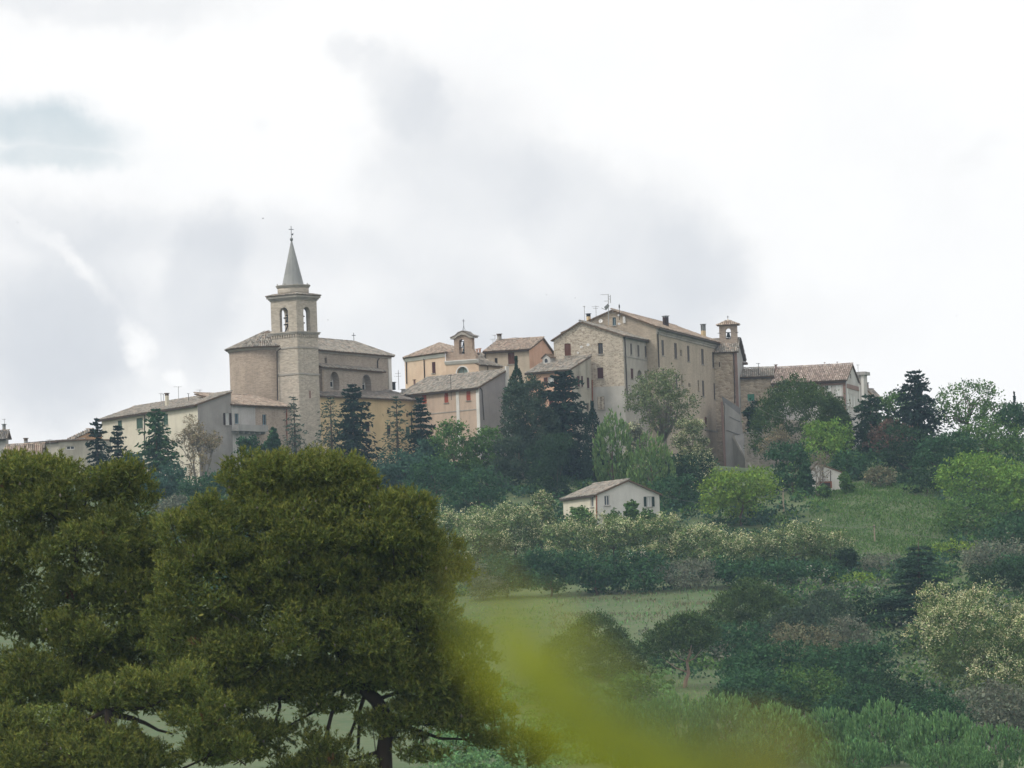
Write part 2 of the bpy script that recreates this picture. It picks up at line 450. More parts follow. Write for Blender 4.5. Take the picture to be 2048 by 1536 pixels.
# ------------------------------------------------------------------ building kit
TILE_PAL = {'old': [S(154, 144, 126), S(138, 130, 114), S(166, 154, 134), S(126, 116, 102), S(170, 148, 126), S(148, 142, 130)],
            'warm': [S(172, 148, 122), S(158, 134, 110), S(184, 160, 132), S(142, 124, 104), S(178, 144, 116)],
            'red': [S(166, 140, 120), S(154, 130, 112), S(176, 150, 130), S(144, 122, 106), S(190, 166, 148)],
            'grey': [S(134, 126, 116), S(120, 112, 102), S(146, 134, 118), S(110, 104, 98), S(140, 120, 102)]}
TILE_PAL = {k: [soft(c, .62, 1.2) for c in v] for k, v in TILE_PAL.items()}
class Roof:
    def __init__(s, H, pal='old', step=.27, name='roof', thick=.16):
        s.H, s.pal, s.step, s.name, s.thick = H, TILE_PAL[pal], step, name, thick
        s.slab, s.tiles = MB(), MB()
        s.r = random.Random(hash(name+H.root.name) % 1000 if False else len(H.root.name)*17+len(s.pal))
    def one(s, o, v, w, n, ln, r0, r1):
        h = .75
        pts = []
        for base, r in ((o, r0), (o+v*ln, r1)):
            pts += [base-w*r, base-w*r*.55+n*r*h, base+w*r*.55+n*r*h, base+w*r]
        c = s.r.choice(s.pal); k = s.r.uniform(.8, 1.15)
        s.tiles.add(pts, [(0, 1, 5, 4), (1, 2, 6, 5), (2, 3, 7, 6), (0, 3, 2, 1)], tuple(min(1, x*k) for x in c))
    def plane(s, E0, E1, R1, R0_, ridge=True, tiles=True):
        E0, E1, R1, R0_ = map(Vector, (E0, E1, R1, R0_))
        u = (E1-E0).normalized()
        v = R0_-E0; v = (v-u*v.dot(u)).normalized()
        n = u.cross(v)
        if n.z < 0: n = -n
        poly = [E0, E1, R1] + ([R0_] if (R0_-R1).length > .01 else [])
        s.slab.prism(poly, -n*s.thick)
        uv = [((p-E0).dot(u), (p-E0).dot(v)) for p in poly]
        u0, u1 = min(a for a, _ in uv), max(a for a, _ in uv)
        x = u0+s.step*.5 if tiles else u1
        while x < u1:
            hits = []
            for i in range(len(uv)):
                (a, c), (b, d) = uv[i], uv[(i+1) % len(uv)]
                if (a-x)*(b-x) < 0: hits.append(c+(d-c)*(x-a)/(b-a))
            if len(hits) >= 2:
                lo, hi = min(hits), max(hits)
                y = lo-.08+s.r.uniform(-.04, .04)
                while y < hi-.1:
                    j = s.r.uniform(-.02, .02)
                    ln = min(.46, hi-y+.05)
                    if s.r.random() > .012:
                        s.one(E0+u*(x+j)+v*y+n*(.03+s.r.uniform(0, .035)), v, u, n, ln, s.step*.46, s.step*.36)
                    y += .40
            x += s.step
        if ridge and len(poly) == 4: s.cap(R0_, R1)
    def cap(s, A, B):
        d = B-A
        if d.length < .3: return
        v = d.normalized(); w = v.cross(Z).normalized(); n = w.cross(v)
        k = int(d.length/.42)
        for i in range(k+1):
            s.one(A+v*(i*d.length/(k+1))+n*(.06+s.r.uniform(0, .03)), v, w, n, .46, .17, .14)
    def gable(s, C, dA, LA, dB, LB, ze, rb, zr, ov=.45, og=.25, hip0=0., hip1=0., half=False):
        f = lambda a, b, z: Vector((C.x+dA.x*a+dB.x*b, C.y+dA.y*a+dB.y*b, z))
        s1, s2 = (zr-ze)/rb, (zr-ze)/max(LB-rb, .01)
        a0, a1 = -og, LA+og
        z1, z2 = ze-ov*s1, ze-ov*s2
        s.plane(f(a0, -ov, z1), f(a1, -ov, z1), f(a1-hip1, rb, zr), f(a0+hip0, rb, zr))
        if half: return
        s.plane(f(a1, LB+ov, z2), f(a0, LB+ov, z2), f(a0+hip0, rb, zr), f(a1-hip1, rb, zr), False, False)
        if hip0:
            s.plane(f(a0, LB+ov, z2), f(a0, -ov, z1), f(a0+hip0, rb, zr), f(a0+hip0, rb, zr)); s.cap(f(a0, -ov, z1), f(a0+hip0, rb, zr))
        if hip1:
            s.plane(f(a1, -ov, z1), f(a1, LB+ov, z2), f(a1-hip1, rb, zr), f(a1-hip1, rb, zr)); s.cap(f(a1, -ov, z1), f(a1-hip1, rb, zr))
    def done(s):
        r = s.slab.build(s.name, 'roof_bed', s.H.root)
        t = s.tiles.build('roof_tiles', 'tile', r)
        t['kind'] = 'stuff'
        return r

def flatpoly(mb, outer, holes, f):
    """planar face with holes; outer/holes are (s,z) lists, f maps (s,z) to a point"""
    polys = [[Vector((a, b, 0)) for a, b in outer]] + [[Vector((a, b, 0)) for a, b in h] for h in holes]
    tris = geometry.tessellate_polygon(polys)
    allp = [p for q in polys for p in q]
    mb.add([f(p.x, p.y) for p in allp], [tuple(t) for t in tris])
def archpts(s0, s1, z0, z1, n=8):
    r = (s1-s0)/2; zc = z1-r
    return [(s0, z0), (s1, z0)] + [((s0+s1)/2+r*math.cos(PI*k/n), zc+r*math.sin(PI*k/n)) for k in range(n+1)]

class House:
    def __init__(s, name, label, cat, base, group=None):
        base = Vector(base)
        s.root = thing(name, label, cat, base, group)
    def part(s, name, mb, mat, parent=None, smooth=False):
        return mb.build(name, mat, parent or s.root, smooth)
    def wall(s, A, d, outline, mat, wins=(), n=None, name='wall', depth=.16):
        """A point on the wall's foot line, d along it; outline in (s, absolute z); windows in photograph pixels"""
        n = n or outward(d)
        f = lambda a, z, o=0.: Vector((A.x+d.x*a+n.x*o, A.y+d.y*a+n.y*o, z))
        mb = MB(); holes, todo = [], []
        for wd in wins:
            x0, y0, x1, y1, kind = wd[:5]
            smat = wd[5] if len(wd) > 5 else 'shutter_brown'
            xm, ym = (x0+x1)/2, (y0+y1)/2
            g = lambda px, py: on_plane(px, py, A, n)
            sa, sb = sorted(((g(x0, ym)-A).dot(d), (g(x1, ym)-A).dot(d)))
            zb, za = g(xm, y1).z, g(xm, y0).z
            dep = {'shut': .12, 'glass': .2, 'open': .2, 'dark': .3, 'niche': .9, 'round': .3}[kind]
            if kind == 'niche': h = archpts(sa, sb, zb, za)
            elif kind == 'round':
                r = (sb-sa)/2; h = [((sa+sb)/2+r*math.cos(2*PI*k/20), (za+zb)/2+r*math.sin(2*PI*k/20)) for k in range(20)]
            else: h = [(sa, zb), (sb, zb), (sb, za), (sa, za)]
            holes.append(h)
            for i in range(len(h)):
                p, q_ = h[i], h[(i+1) % len(h)]
                mb.add([f(*p), f(*q_), f(*q_, -dep), f(*p, -dep)], [(0, 1, 2, 3)])
            todo.append((sa, sb, zb, za, kind, smat, dep, h))
        flatpoly(mb, outline, holes, f)
        wl = s.part(name, mb, mat)
        for sa, sb, zb, za, kind, smat, dep, h in todo:
            bx = lambda m_, a0, a1, z0, z1, o0, o1: m_.box(f(a0, z0, o0), d*(a1-a0), Z*(z1-z0), n*(o1-o0))
            pm = MB()
            if kind in ('niche', 'round'):
                pm.add([f(*p, -dep+.002) for p in h], [tuple(range(len(h)))])
            else: bx(pm, sa-.05, sb+.05, zb-.05, za+.05, -dep-.03, -dep+.01)
            win = s.part('window', pm, {'glass': 'glass', 'open': 'curtain', 'round': 'glass_green', 'niche': 'grey_trim'}.get(kind, 'glass'))
            sw, sh = sb-sa, za-zb
            if kind in ('glass', 'open', 'dark'):
                fm = MB(); t = .07
                bx(fm, sa, sa+t, zb, za, -dep+.012, -dep+.07); bx(fm, sb-t, sb, zb, za, -dep+.012, -dep+.07)
                bx(fm, sa+t, sb-t, zb, zb+t, -dep+.012, -dep+.07); bx(fm, sa+t, sb-t, za-t, za, -dep+.012, -dep+.07)
                bx(fm, (sa+sb)/2-.04, (sa+sb)/2+.04, zb+t, za-t, -dep+.012, -dep+.065)
                fr = s.part('frame', fm, 'frame_wood' if kind == 'dark' else smat if smat in ('white_paint', 'blue_paint') else 'white_paint', win)
            if kind == 'niche':
                gm = MB(); a0, a1 = sa+sw*.16, sb-sw*.16
                bx(gm, a0, a1, zb+.5, za-sw*.5, -dep+.01, -dep+.05); s.part('pane', gm, 'glass', win)
                fm = MB(); bx(fm, a0-.1, a0, zb+.4, za-sw*.45, -dep+.008, -dep+.09); bx(fm, a1, a1+.1, zb+.4, za-sw*.45, -dep+.008, -dep+.09)
                bx(fm, a0, a1, zb+.4, zb+.5, -dep+.008, -dep+.09); bx(fm, a0, a1, (zb+za)/2-.04, (zb+za)/2+.04, -dep+.052, -dep+.09)
                s.part('frame', fm, 'white_trim', win)
            if kind == 'round':
                fm = MB(); k = len(h); cx, cz = sum(p[0] for p in h)/k, sum(p[1] for p in h)/k
                for i in range(k):
                    p, q_ = h[i], h[(i+1) % k]
                    e = lambda p_, m_: (cx+(p_[0]-cx)*m_, cz+(p_[1]-cz)*m_)
                    fm.add([f(*e(p, 1.), .05), f(*e(q_, 1.), .05), f(*e(q_, 1.2), .05), f(*e(p, 1.2), .05),
                            f(*e(p, 1.), 0), f(*e(q_, 1.), 0), f(*e(q_, 1.2), 0), f(*e(p, 1.2), 0)],
                           [(0, 1, 2, 3), (0, 1, 5, 4), (3, 2, 6, 7)])
                s.part('frame', fm, 'white_trim', win)
                gm = MB(); bx(gm, sa, sb, cz-.04, cz+.04, -dep+.01, -dep+.05); bx(gm, (sa+sb)/2-.03, (sa+sb)/2+.03, zb, za, -dep+.01, -dep+.045); s.part('glazing_bar', gm, 'frame_wood', win)
            if kind in ('shut', 'open'):
                for side in (0, 1):
                    if kind == 'shut': a0, a1, o0 = (sa+.01, (sa+sb)/2-.01, -.09) if side == 0 else ((sa+sb)/2+.01, sb-.01, -.09)
                    else: a0, a1, o0 = (sa-sw*.5-.04, sa-.04, .02) if side == 0 else (sb+.04, sb+sw*.5+.04, .02)
                    sm = MB(); t = .06; w_ = a1-a0
                    bx(sm, a0, a0+t, zb+.02, za-.02, o0, o0+.05); bx(sm, a1-t, a1, zb+.02, za-.02, o0, o0+.05)
                    k = max(4, int(sh/.16))
                    for i in range(k+1):
                        zz = zb+.02+(sh-.12)*i/k
                        bx(sm, a0+t, a1-t, zz, zz+.085, o0+.008, o0+.042)
                    bx(sm, a0+t, a1-t, zb+.03, za-.03, o0+.002, o0+.006)
                    s.part('shutter', sm, smat, win)
            if kind not in ('niche', 'round') and sh > .9:
                sm = MB(); bx(sm, sa-.1, sb+.1, zb-.1, zb-.002, .002, .12); s.part('sill', sm, 'grey_trim', win)
        return wl
    def pipe(s, pts, A, n, mat='pipe', r=.07):
        ps = [on_plane(x, y, A, n)+n*(r+.03) for x, y in pts]
        return s.part('downpipe', MB().tube(ps, r, 6), mat)
    def band(s, A, d, n, a0, a1, z0, z1, o0, o1, mat, name='string_course'):
        return s.part(name, MB().box(Vector((A.x+d.x*a0+n.x*o0, A.y+d.y*a0+n.y*o0, z0)), d*(a1-a0), n*(o1-o0), Z*(z1-z0)), mat)
    def chimney(s, x0, y0, x1, y1, Y, mat='tan_render', capmat='roof_bed', sink=1.2, gap=.35):
        a, b, c = P(x0, y1, Y), P(x1, y1, Y), P((x0+x1)/2, y0, Y)
        w_ = (b-a).length; d = DR(35); e = DL(55)
        o = (a+b)/2; o = Vector((o.x, o.y, a.z-sink)); w2 = w_/1.39; h = c.z-a.z
        o = o - d*(w2/2) - e*(w2/2)
        ch = s.part('chimney', MB().box(o, d*w2, e*w2, Z*(h-gap+sink)), mat)
        m_ = MB()
        for i in (0, 1):
            for j in (0, 1): m_.box(o+d*(i*(w2-.14))+e*(j*(w2-.14))+Z*(h-gap+sink), d*.14, e*.14, Z*(gap-.09))
        m_.box(o-d*.08-e*.08+Z*(h-.09+sink), d*(w2+.16), e*(w2+.16), Z*.09)
        s.part('chimney_cap', m_, capmat, ch)
        return ch
    def antenna(s, px, y0, y1, Y, bars=((.1, .9),), mat='aluminium', sink=.8):
        a, b = P(px, y1, Y), P(px, y0, Y)
        x = (a.x+b.x)/2; h = b.z-a.z
        m_ = MB().tube([(x, Y, a.z-sink), (x, Y, b.z)], .035, 5)
        for t_, ln in bars:
            z = b.z-h*t_
            m_.tube([(x-ln*.6, Y-ln*.15, z), (x+ln*.4, Y+ln*.1, z)], .025, 4)
            for k in range(4):
                q_ = -.55+.3*k
                m_.tube([(x+ln*q_+.04, Y-.25, z+.03), (x+ln*q_-.04, Y+.25, z+.03)], .015, 4)
        return s.part('antenna', m_, mat)
    def dish(s, px, py, rpx, A, n, look=None):
        c = on_plane(px, py, A, n)+n*.45
        r = rpx/FPX*c.y
        ax = (look or (n+Vector((.35, 0, .35)))).normalized(); x = ax.orthogonal().normalized(); y = ax.cross(x)
        m_ = MB(); k = 14
        for ring, (rr, dd) in enumerate(((.05, -.18), (.6, -.1), (1., 0.))):
            m_.add([c+(x*math.cos(2*PI*i/k)+y*math.sin(2*PI*i/k))*r*rr+ax*r*dd for i in range(k)], [])
        for q_ in (0, 1): m_.f += [(q_*k+i, q_*k+(i+1) % k, (q_+1)*k+(i+1) % k, (q_+1)*k+i) for i in range(k)]
        o = s.part('satellite_dish', m_, 'dish', None, True)
        arm = MB().tube([c-n*.45-Z*.1, c-ax*r*.2], .04, 5).tube([c-Z*r*.8, c+ax*r*.75], .02, 4)
        s.part('dish_arm', arm, 'iron', o)
    def cross(s, base, h, mat='iron', r=.035, parent=None):
        b = Vector(base)
        m_ = MB().tube([b, b+Z*h], r, 6).tube([b+Z*h*.72-DR(20)*h*.22, b+Z*h*.72+DR(20)*h*.22], r, 6)
        return s.part('cross', m_, mat, parent)
    def bell(s, c, r, h, parent=None):
        prof = [(r*.15, 0), (r*.45, -.06*h), (r*.55, -.25*h), (r*.62, -.55*h), (r*.8, -.82*h), (r, -h), (r*.9, -h), (r*.1, -.5*h)]
        b = s.part('bell', MB().lathe(c, prof, 14), 'bronze', parent, True)
        s.part('clapper', MB().tube([Vector(c)-Z*h*.5, Vector(c)-Z*h*1.12], r*.1, 5), 'iron', b)
        return b

def frame_pt(C, d1, d2, a, b, z): return Vector((C.x+d1.x*a+d2.x*b, C.y+d1.y*a+d2.y*b, z))
def zat(px, py, Y): return P(px, py, Y).z
# ------------------------------------------------------------------ the church with the spire
dl, dr = DL(37), DR(53)
C = P(597, 746, 1000); C = Vector((C.x, C.y, 0))
zT = lambda py: zat(597, py, 1000)
H = House('church', 'brown stone church with a pointed grey spire on its square bell tower', 'church', (C.x, C.y, ground(C.x, C.y)))
sd = 4.25
F = (C, dl, dr)                                 # a runs left, b runs right
zb0 = ground(C.x, C.y)-4
z_belf0, z_belf1 = zT(662), zT(599)
H.part('tower_shaft', MB().fbox(F, 0, sd, 0, sd, zb0, z_belf0-.75), 'tower_stone')
def ring(mb, o, i, z0, z1):                     # square band proud of the shaft
    mb.fbox(F, -o, sd+o, -o, -i, z0, z1); mb.fbox(F, -o, sd+o, sd+i, sd+o, z0, z1)
    mb.fbox(F, -o, -i, -i, sd+i, z0, z1); mb.fbox(F, sd+i, sd+o, -i, sd+i, z0, z1)
for py, t in ((694, .2), (747, .22)):
    mb = MB(); ring(mb, .09, -.02, zT(py)-t/2, zT(py)+t/2); H.part('string_course', mb, 'grey_trim')
# corbel table under the belfry: ledge, band and the little arches
mb = MB(); ring(mb, .30, -.05, z_belf0-.14, z_belf0); ring(mb, .20, -.05, z_belf0-.32, z_belf0-.14)
led = H.part('ledge', mb, 'grey_trim')
H.part('belfry_floor', MB().fbox(F, .02, sd-.02, .02, sd-.02, z_belf0-.76, z_belf0-.02), 'tower_stone')
mb = MB()
for k in range(11):
    a = .02+k*(sd-.24)/10
    mb.fbox(F, a, a+.2, -.14, .02, z_belf0-.72, z_belf0-.33)
    mb.fbox(F, -.14, .02, a+.001, a+.2, z_belf0-.72, z_belf0-.33)
H.part('dentils', mb, 'tower_stone', led)['kind'] = 'stuff'
# belfry: four walls pierced by tall arches
th = .5
def pierced(A, d, n, length, holes, z0, z1):
    mb = MB()
    for o in (0, -th):
        flatpoly(mb, [(0, z0), (length, z0), (length, z1), (0, z1)], holes, lambda a, z, o=o: Vector((A.x+d.x*a+n.x*o, A.y+d.y*a+n.y*o, z)))
    f = lambda a, z, o: Vector((A.x+d.x*a+n.x*o, A.y+d.y*a+n.y*o, z))
    for h in holes + [[(0, z0), (length, z0), (length, z1), (0, z1)]]:
        for i in range(len(h)):
            p, q_ = h[i], h[(i+1) % len(h)]
            mb.add([f(*p, 0), f(*q_, 0), f(*q_, -th), f(*p, -th)], [(0, 1, 2, 3)])
    return mb
oh0, oh1 = z_belf0+.06, zT(612)
hw = .70
mid = sd/2
arch = archpts(mid-hw, mid+hw, oh0, oh1)
arch2 = [(a-th, z) for a, z in arch]
H.part('belfry_wall', pierced(C, dl, -dr, sd, [arch], z_belf0, z_belf1), 'tower_stone')
H.part('belfry_wall', pierced(frame_pt(C, dl, dr, 0, sd, 0), dl, dr, sd, [arch], z_belf0, z_belf1), 'tower_stone')
H.part('belfry_wall', pierced(frame_pt(C, dl, dr, 0, th, 0), dr, -dl, sd-2*th, [arch2], z_belf0, z_belf1), 'tower_stone')
H.part('belfry_wall', pierced(frame_pt(C, dl, dr, sd, th, 0), dr, dl, sd-2*th, [arch2], z_belf0, z_belf1), 'tower_stone')
ctr = frame_pt(C, dl, dr, mid, mid, 0)
bf = MB()
for q_ in (.62, .35):
    zz = oh0+(oh1-oh0)*q_
    bf.tube([ctr-dl*1.7+Z*zz, ctr+dl*1.7+Z*zz], .09, 6); bf.tube([ctr-dr*1.7+Z*(zz+.2), ctr+dr*1.7+Z*(zz+.2)], .08, 6)
for sg in (-1, 1):
    bf.tube([ctr+dl*sg*.9+dr*.9+Z*oh0, ctr+dl*sg*.25+dr*.25+Z*(oh0+2)], .08, 6); bf.tube([ctr+dl*sg*.9-dr*.9+Z*oh0, ctr+dl*sg*.25-dr*.25+Z*(oh0+2)], .08, 6)
H.part('bell_frame', bf, 'iron')
H.bell(ctr-dr*.95+dl*.1+Z*(oh0+2.3), .5, 1.0); H.bell(ctr-dl*.55+dr*.35+Z*(oh0+2.1), .42, .85)
# stepped cornice, low tiled skirt, round drum, spire
zc1 = zT(589.5)
mb = MB()
for o, z0, z1 in ((.10, z_belf1, z_belf1+.17), (.22, z_belf1+.172, z_belf1+.34), (.38, z_belf1+.342, zc1)):
    mb.fbox(F, -o, sd+o, -o, sd+o, z0, z1)
H.part('cornice', mb, 'grey_trim')
rf = Roof(H, 'old', .27, 'belfry_roof', .05)
o = .45; i = .35
cs = lambda a, b, z: frame_pt(C, dl, dr, a, b, z)
for (a, b), (c_, d_), (e_, f_), (g_, h_) in (((-o, -o), (sd+o, -o), (sd-i, i), (i, i)), ((sd+o, -o), (sd+o, sd+o), (sd-i, sd-i), (sd-i, i)),
        ((sd+o, sd+o), (-o, sd+o), (i, sd-i), (sd-i, sd-i)), ((-o, sd+o), (-o, -o), (i, i), (i, sd-i))):
    rf.plane(cs(a, b, zc1+.06), cs(c_, d_, zc1+.06), cs(e_, f_, zc1+.28), cs(g_, h_, zc1+.28), False)
rf.done()
dz0, dz1 = zc1+.1, zT(571)
cz = Vector((ctr.x, ctr.y, 0))
H.part('drum', MB().lathe(cz, [(2.03, dz0), (2.03, dz1)], 28), 'tower_stone', None, True)
dc = H.part('drum_cornice', MB().lathe(cz, [(2.05, dz1-.12), (2.16, dz1-.02), (2.16, dz1+.08), (2.26, dz1+.12), (2.26, dz1+.24), (1.5, dz1+.32)], 28), 'grey_trim')
mb = MB()
for k in range(8):
    a = 2*PI*k/8+.3
    mb.box(cz+Vector((2.12*math.cos(a)-.06, 2.12*math.sin(a)-.06, dz1+.22)), (.13, 0, 0), (0, .13, 0), (0, 0, .22))
H.part('pinnacles', mb, 'grey_trim', dc)['kind'] = 'stuff'
zs1 = zT(476)
sp = H.part('spire', MB().lathe(cz, [(1.42, dz1+.28), (.06, zs1)], 12), 'spire_slate')
H.part('spire_ball', MB().lathe(cz+Z*(zs1+.1), [(.03, -.25), (.16, -.17), (.22, 0), (.16, .17), (.03, .25)], 12), 'lead', sp, True)
H.cross(cz+Z*(zs1+.3), 1.55, 'iron', .04, sp)
H.part('weather_vane', MB().prism([cz+Z*(zs1+.75)+Vector((.0, 0, 0)), cz+Z*(zs1+.95)+Vector((.28, .05, 0)), cz+Z*(zs1+.6)+Vector((.22, .05, 0))], (0, .03, 0)), 'iron', sp)
# small niche on the shaft
sn = on_plane(620, 789, C, outward(dr)); no = outward(dr)
H.part('wall_niche', MB().box(sn-dr*.18-Z*.5, dr*.36, no*.02, Z*1.0), 'red_brick_strip')
# apse: round brick body with half-cone roof
ac = P(531, 700, 1006.6); ac = Vector((ac.x, ac.y, 0)); ar = 4.75
az = zat(500, 695, 1003)
H.part('apse', MB().lathe(ac, [(ar, zb0), (ar, az)], 40), 'apse_brick', None, True)
H.part('apse_cornice', MB().lathe(ac, [(ar+.003, az-.45), (ar+.12, az-.4), (ar+.3, az-.12), (ar+.3, az-.002)], 40), 'grey_trim')
rf = Roof(H, 'old', .27, 'apse_roof')
apx = P(536, 661, 1006.6); apx = Vector((ac.x+.3, ac.y, apx.z))
for k in range(16):
    a, b = PI*.95+k*PI*1.15/16, PI*.95+(k+1)*PI*1.15/16
    e = lambda t_: ac+Vector((math.cos(t_), math.sin(t_), 0))*(ar+.5)+Z*(az-.02)
    rf.plane(e(a), e(b), apx, apx)
rf.done()
pp = [P(561, 697, 1001.2), P(554, 703, 1001.8), P(554.5, 745, 1001.8), P(555.5, 800, 1001.8)]
H.part('downpipe', MB().tube(pp, .08, 6), 'pipe')
# nave
nl, nr = DL(30), DR(60)
NC = P(628, 697, 1007.6); NC = Vector((NC.x, NC.y, 0))
ze = zat(636, 697, 1008.4)
nn = outward(nr)
nlen = run_to(NC+Z*ze, nr, 781)
zb0n = ground(NC.x+6, NC.y+8)-3
H.wall(NC, nr, [(0, zb0n), (nlen, zb0n), (nlen, ze), (0, ze)], 'nave_brick', [(649.5, 715, 654, 726, 'dark')], nn)
nw = 7.2
EN = NC+nr*nlen; no2 = nr
H.wall(EN, nl, [(0, zb0n), (nw, zb0n), (nw, ze), (0, ze)], 'nave_brick', (), nr)
H.band(NC, nr, nn, nlen-.75, nlen+.02, zb0n, ze-.02, .002, .1, 'white_trim', 'pilaster')
H.band(NC, nr, nn, 0, nlen, ze-.55, ze-.05, .002, .16, 'grey_trim', 'cornice')
rf = Roof(H, 'old')
zr = ze+1.75
rf.gable(NC, nr, nlen, nl, nw, ze, nw/2, zr, .45, .3, 0, nw/2)
rf.done()
H.cross(frame_pt(NC, nr, nl, nlen-nw/2+.3, nw/2, zr), 1.25, 'iron', .04)
H.pipe([(757, 717), (754, 722), (754, 738)], NC, nn)
# side aisle, a little proud of the nave wall
AC = NC+nn*.9
al = run_to(AC+Z*ze, nr, 764)
za = on_plane(700, 738, AC, nn).z
za_ = za
H.wall(AC, nr, [(.3, zb0n), (al, zb0n), (al, za), (.3, za)], 'nave_brick', [(660.5, 743, 678.5, 780, 'niche'), (724.5, 748.5, 742.5, 786, 'niche')], nn, 'aisle_wall')
H.part('aisle_end', MB().box(AC+nr*.3+Z*zb0n-nn*.88, nr*.4, nn*.9, Z*(za-zb0n-.02)), 'apse_brick')
rf = Roof(H, 'old', .27, 'aisle_roof')
rf.plane(AC+nn*.35+nr*-.1+Z*(za-.05), AC+nn*.35+nr*(al+.4)+Z*(za-.05), AC-nn*.9+nr*(al+.4)+Z*(za+.45), AC-nn*.9+nr*-.1+Z*(za+.45), False)
rf.done()

# ------------------------------------------------------------------ generic gabled house from its near corner
def house(name, label, cat, cx, cy, Y, thL, thR, xl, xr, wins_l=(), wins_r=(), ml='cream', mr='cream', gable='r', apex=None,
          full=None, half=False, pal='old', ov=.45, og=.25, drop=4, zbase=None, eave=None, step=.27):
    """near vertical edge at pixel cx; cy = eave height there; walls run left (thL) and right (thR) to pixels xl / xr.
    gable 'r': the right wall carries the gable; apex = pixel of its top; full = mirror the gable length about the apex"""
    c0 = P(cx, cy, Y); ze = c0.z
    C = Vector((c0.x, c0.y, 0)); dl_, dr_ = DL(thL), DR(thR)
    Ll = run_to(c0, dl_, xl) if not callable(xl) else xl()
    Lr = run_to(c0, dr_, xr)
    h = House(name, label, cat, (C.x, C.y, ground(C.x, C.y)))
    zb = (zbase if zbase is not None else min(ground(C.x, C.y), ground(*(C+dl_*Ll).xy), ground(*(C+dr_*Lr).xy))-drop)
    nl_, nr_ = outward(dl_), outward(dr_)
    if gable == 'r':
        pa = on_plane(apex[0], apex[1], C, nr_); rb = (pa-C).dot(dr_); zr = pa.z
        if full: Lr = rb*2
        if half: Lr = rb
        h.wall(C, dl_, [(0, zb), (Ll, zb), (Ll, ze), (0, ze)], ml, wins_l, nl_)
        h.wall(C, dr_, [(0, zb), (Lr, zb), (Lr, zr), (0, ze)] if half else [(0, zb), (Lr, zb), (Lr, ze), (rb, zr), (0, ze)], mr, wins_r, nr_)
        h.wall(C+dl_*Ll, dr_, [(0, zb), (Lr, zb), (Lr, zr), (0, ze)] if half else [(0, zb), (Lr, zb), (Lr, ze), (rb, zr), (0, ze)], mr, (), -nr_)
        h.wall(C+dr_*Lr, dl_, [(0, zb), (Ll, zb), (Ll, zr if half else ze), (0, zr if half else ze)], ml, (), -nl_)
        args = (C, dl_, Ll, dr_, Lr, ze+.02, rb, zr+.02)
    else:
        pa = on_plane(apex[0], apex[1], C, nl_); rb = (pa-C).dot(dl_); zr = pa.z
        if full: Ll = rb*2
        h.wall(C, dr_, [(0, zb), (Lr, zb), (Lr, ze), (0, ze)], mr, wins_r, nr_)
        h.wall(C, dl_, [(0, zb), (Ll, zb), (Ll, ze), (rb, zr), (0, ze)], ml, wins_l, nl_)
        h.wall(C+dr_*Lr, dl_, [(0, zb), (Ll, zb), (Ll, ze), (rb, zr), (0, ze)], ml, (), -nl_)
        h.wall(C+dl_*Ll, dr_, [(0, zb), (Lr, zb), (Lr, ze), (0, ze)], mr, (), -nr_)
        args = (C, dr_, Lr, dl_, Ll, ze+.02, rb, zr+.02)
    h.C, h.dl, h.dr, h.nl, h.nr, h.Ll, h.Lr, h.ze, h.zr, h.zb, h.args, h.rb = C, dl_, dr_, nl_, nr_, Ll, Lr, ze, zr, zb, args, rb
    if pal:
        r = Roof(h, pal, step); r.gable(*args, ov=ov, og=og, half=half); r.done()
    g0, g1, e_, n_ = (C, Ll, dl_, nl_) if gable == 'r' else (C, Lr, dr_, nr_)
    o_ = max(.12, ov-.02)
    h.part('gutter', MB().tube([g0+n_*o_-e_*.1+Z*(ze-.17-o_*(zr-ze)/rb), g0+e_*(g1+.1)+n_*o_+Z*(ze-.17-o_*(zr-ze)/rb)], .085, 6), 'pipe')  # gutter along the eave, kept dark to stand in for its shadow line
    return h

# long cream house at the left end of the crest
h = house('cream_house', 'long cream plastered house with green shutters and a grey gable end', 'house', 395, 808, 985, 60, 30, 203, 470,
          [(235.6, 841, 244, 862, 'shut', 'shutter_green'), (273, 836, 285.5, 857, 'shut', 'shutter_green'), (327, 828, 336, 850, 'shut', 'shutter_green')],
          [(451, 826, 458.5, 850, 'open', 'shutter_dark')], 'cream', 'grey_render', 'r', (461.5, 784), half=True)
h.pipe([(290, 824), (290, 900)], h.C, h.nl, 'pipe', .06)
h.chimney(330, 786, 338, 800, 996, 'cream'); h.antenna(322, 787, 803, 997, ((.02, .5),)); h.antenna(327, 788, 803, 997, ((.02, .3),))
h.antenna(357, 773, 796, 995, ((.03, 1.0),)); h.antenna(400, 779, 792, 993, ((.1, .7),)); h.antenna(377, 787, 797, 993, ((.05, .3),), 'iron')

# brick annex in front of the apse, with the grey balcony
c0 = P(463, 808, 987.5); AN = Vector((c0.x, c0.y, 0)); d = DR(52); n = outward(d); ln = run_to(c0, d, 583)
H2 = House('brick_annex', 'low brick annex with a pink tiled lean-to roof, pale blue windows and a concrete balcony', 'house', (AN.x, AN.y, ground(AN.x, AN.y)))
zb = ground(AN.x, AN.y)-5; ze = c0.z; sp_ = (on_plane(510, 812, AN, n)-AN).dot(d)
H2.wall(AN, d, [(0, zb), (sp_, zb), (sp_, ze), (0, ze)], 'pale_render', [(469.5, 827, 477.5, 847.5, 'glass', 'blue_paint')], n)
H2.wall(AN+d*sp_, d, [(0, zb), (ln-sp_, zb), (ln-sp_, ze), (0, ze)], 'annex_brick', [(524.7, 829, 533, 850, 'glass', 'blue_paint')], n)
H2.wall(AN+d*ln, -n, [(0, zb), (6, zb), (6, ze+1.2), (0, ze)], 'annex_brick', (), d)
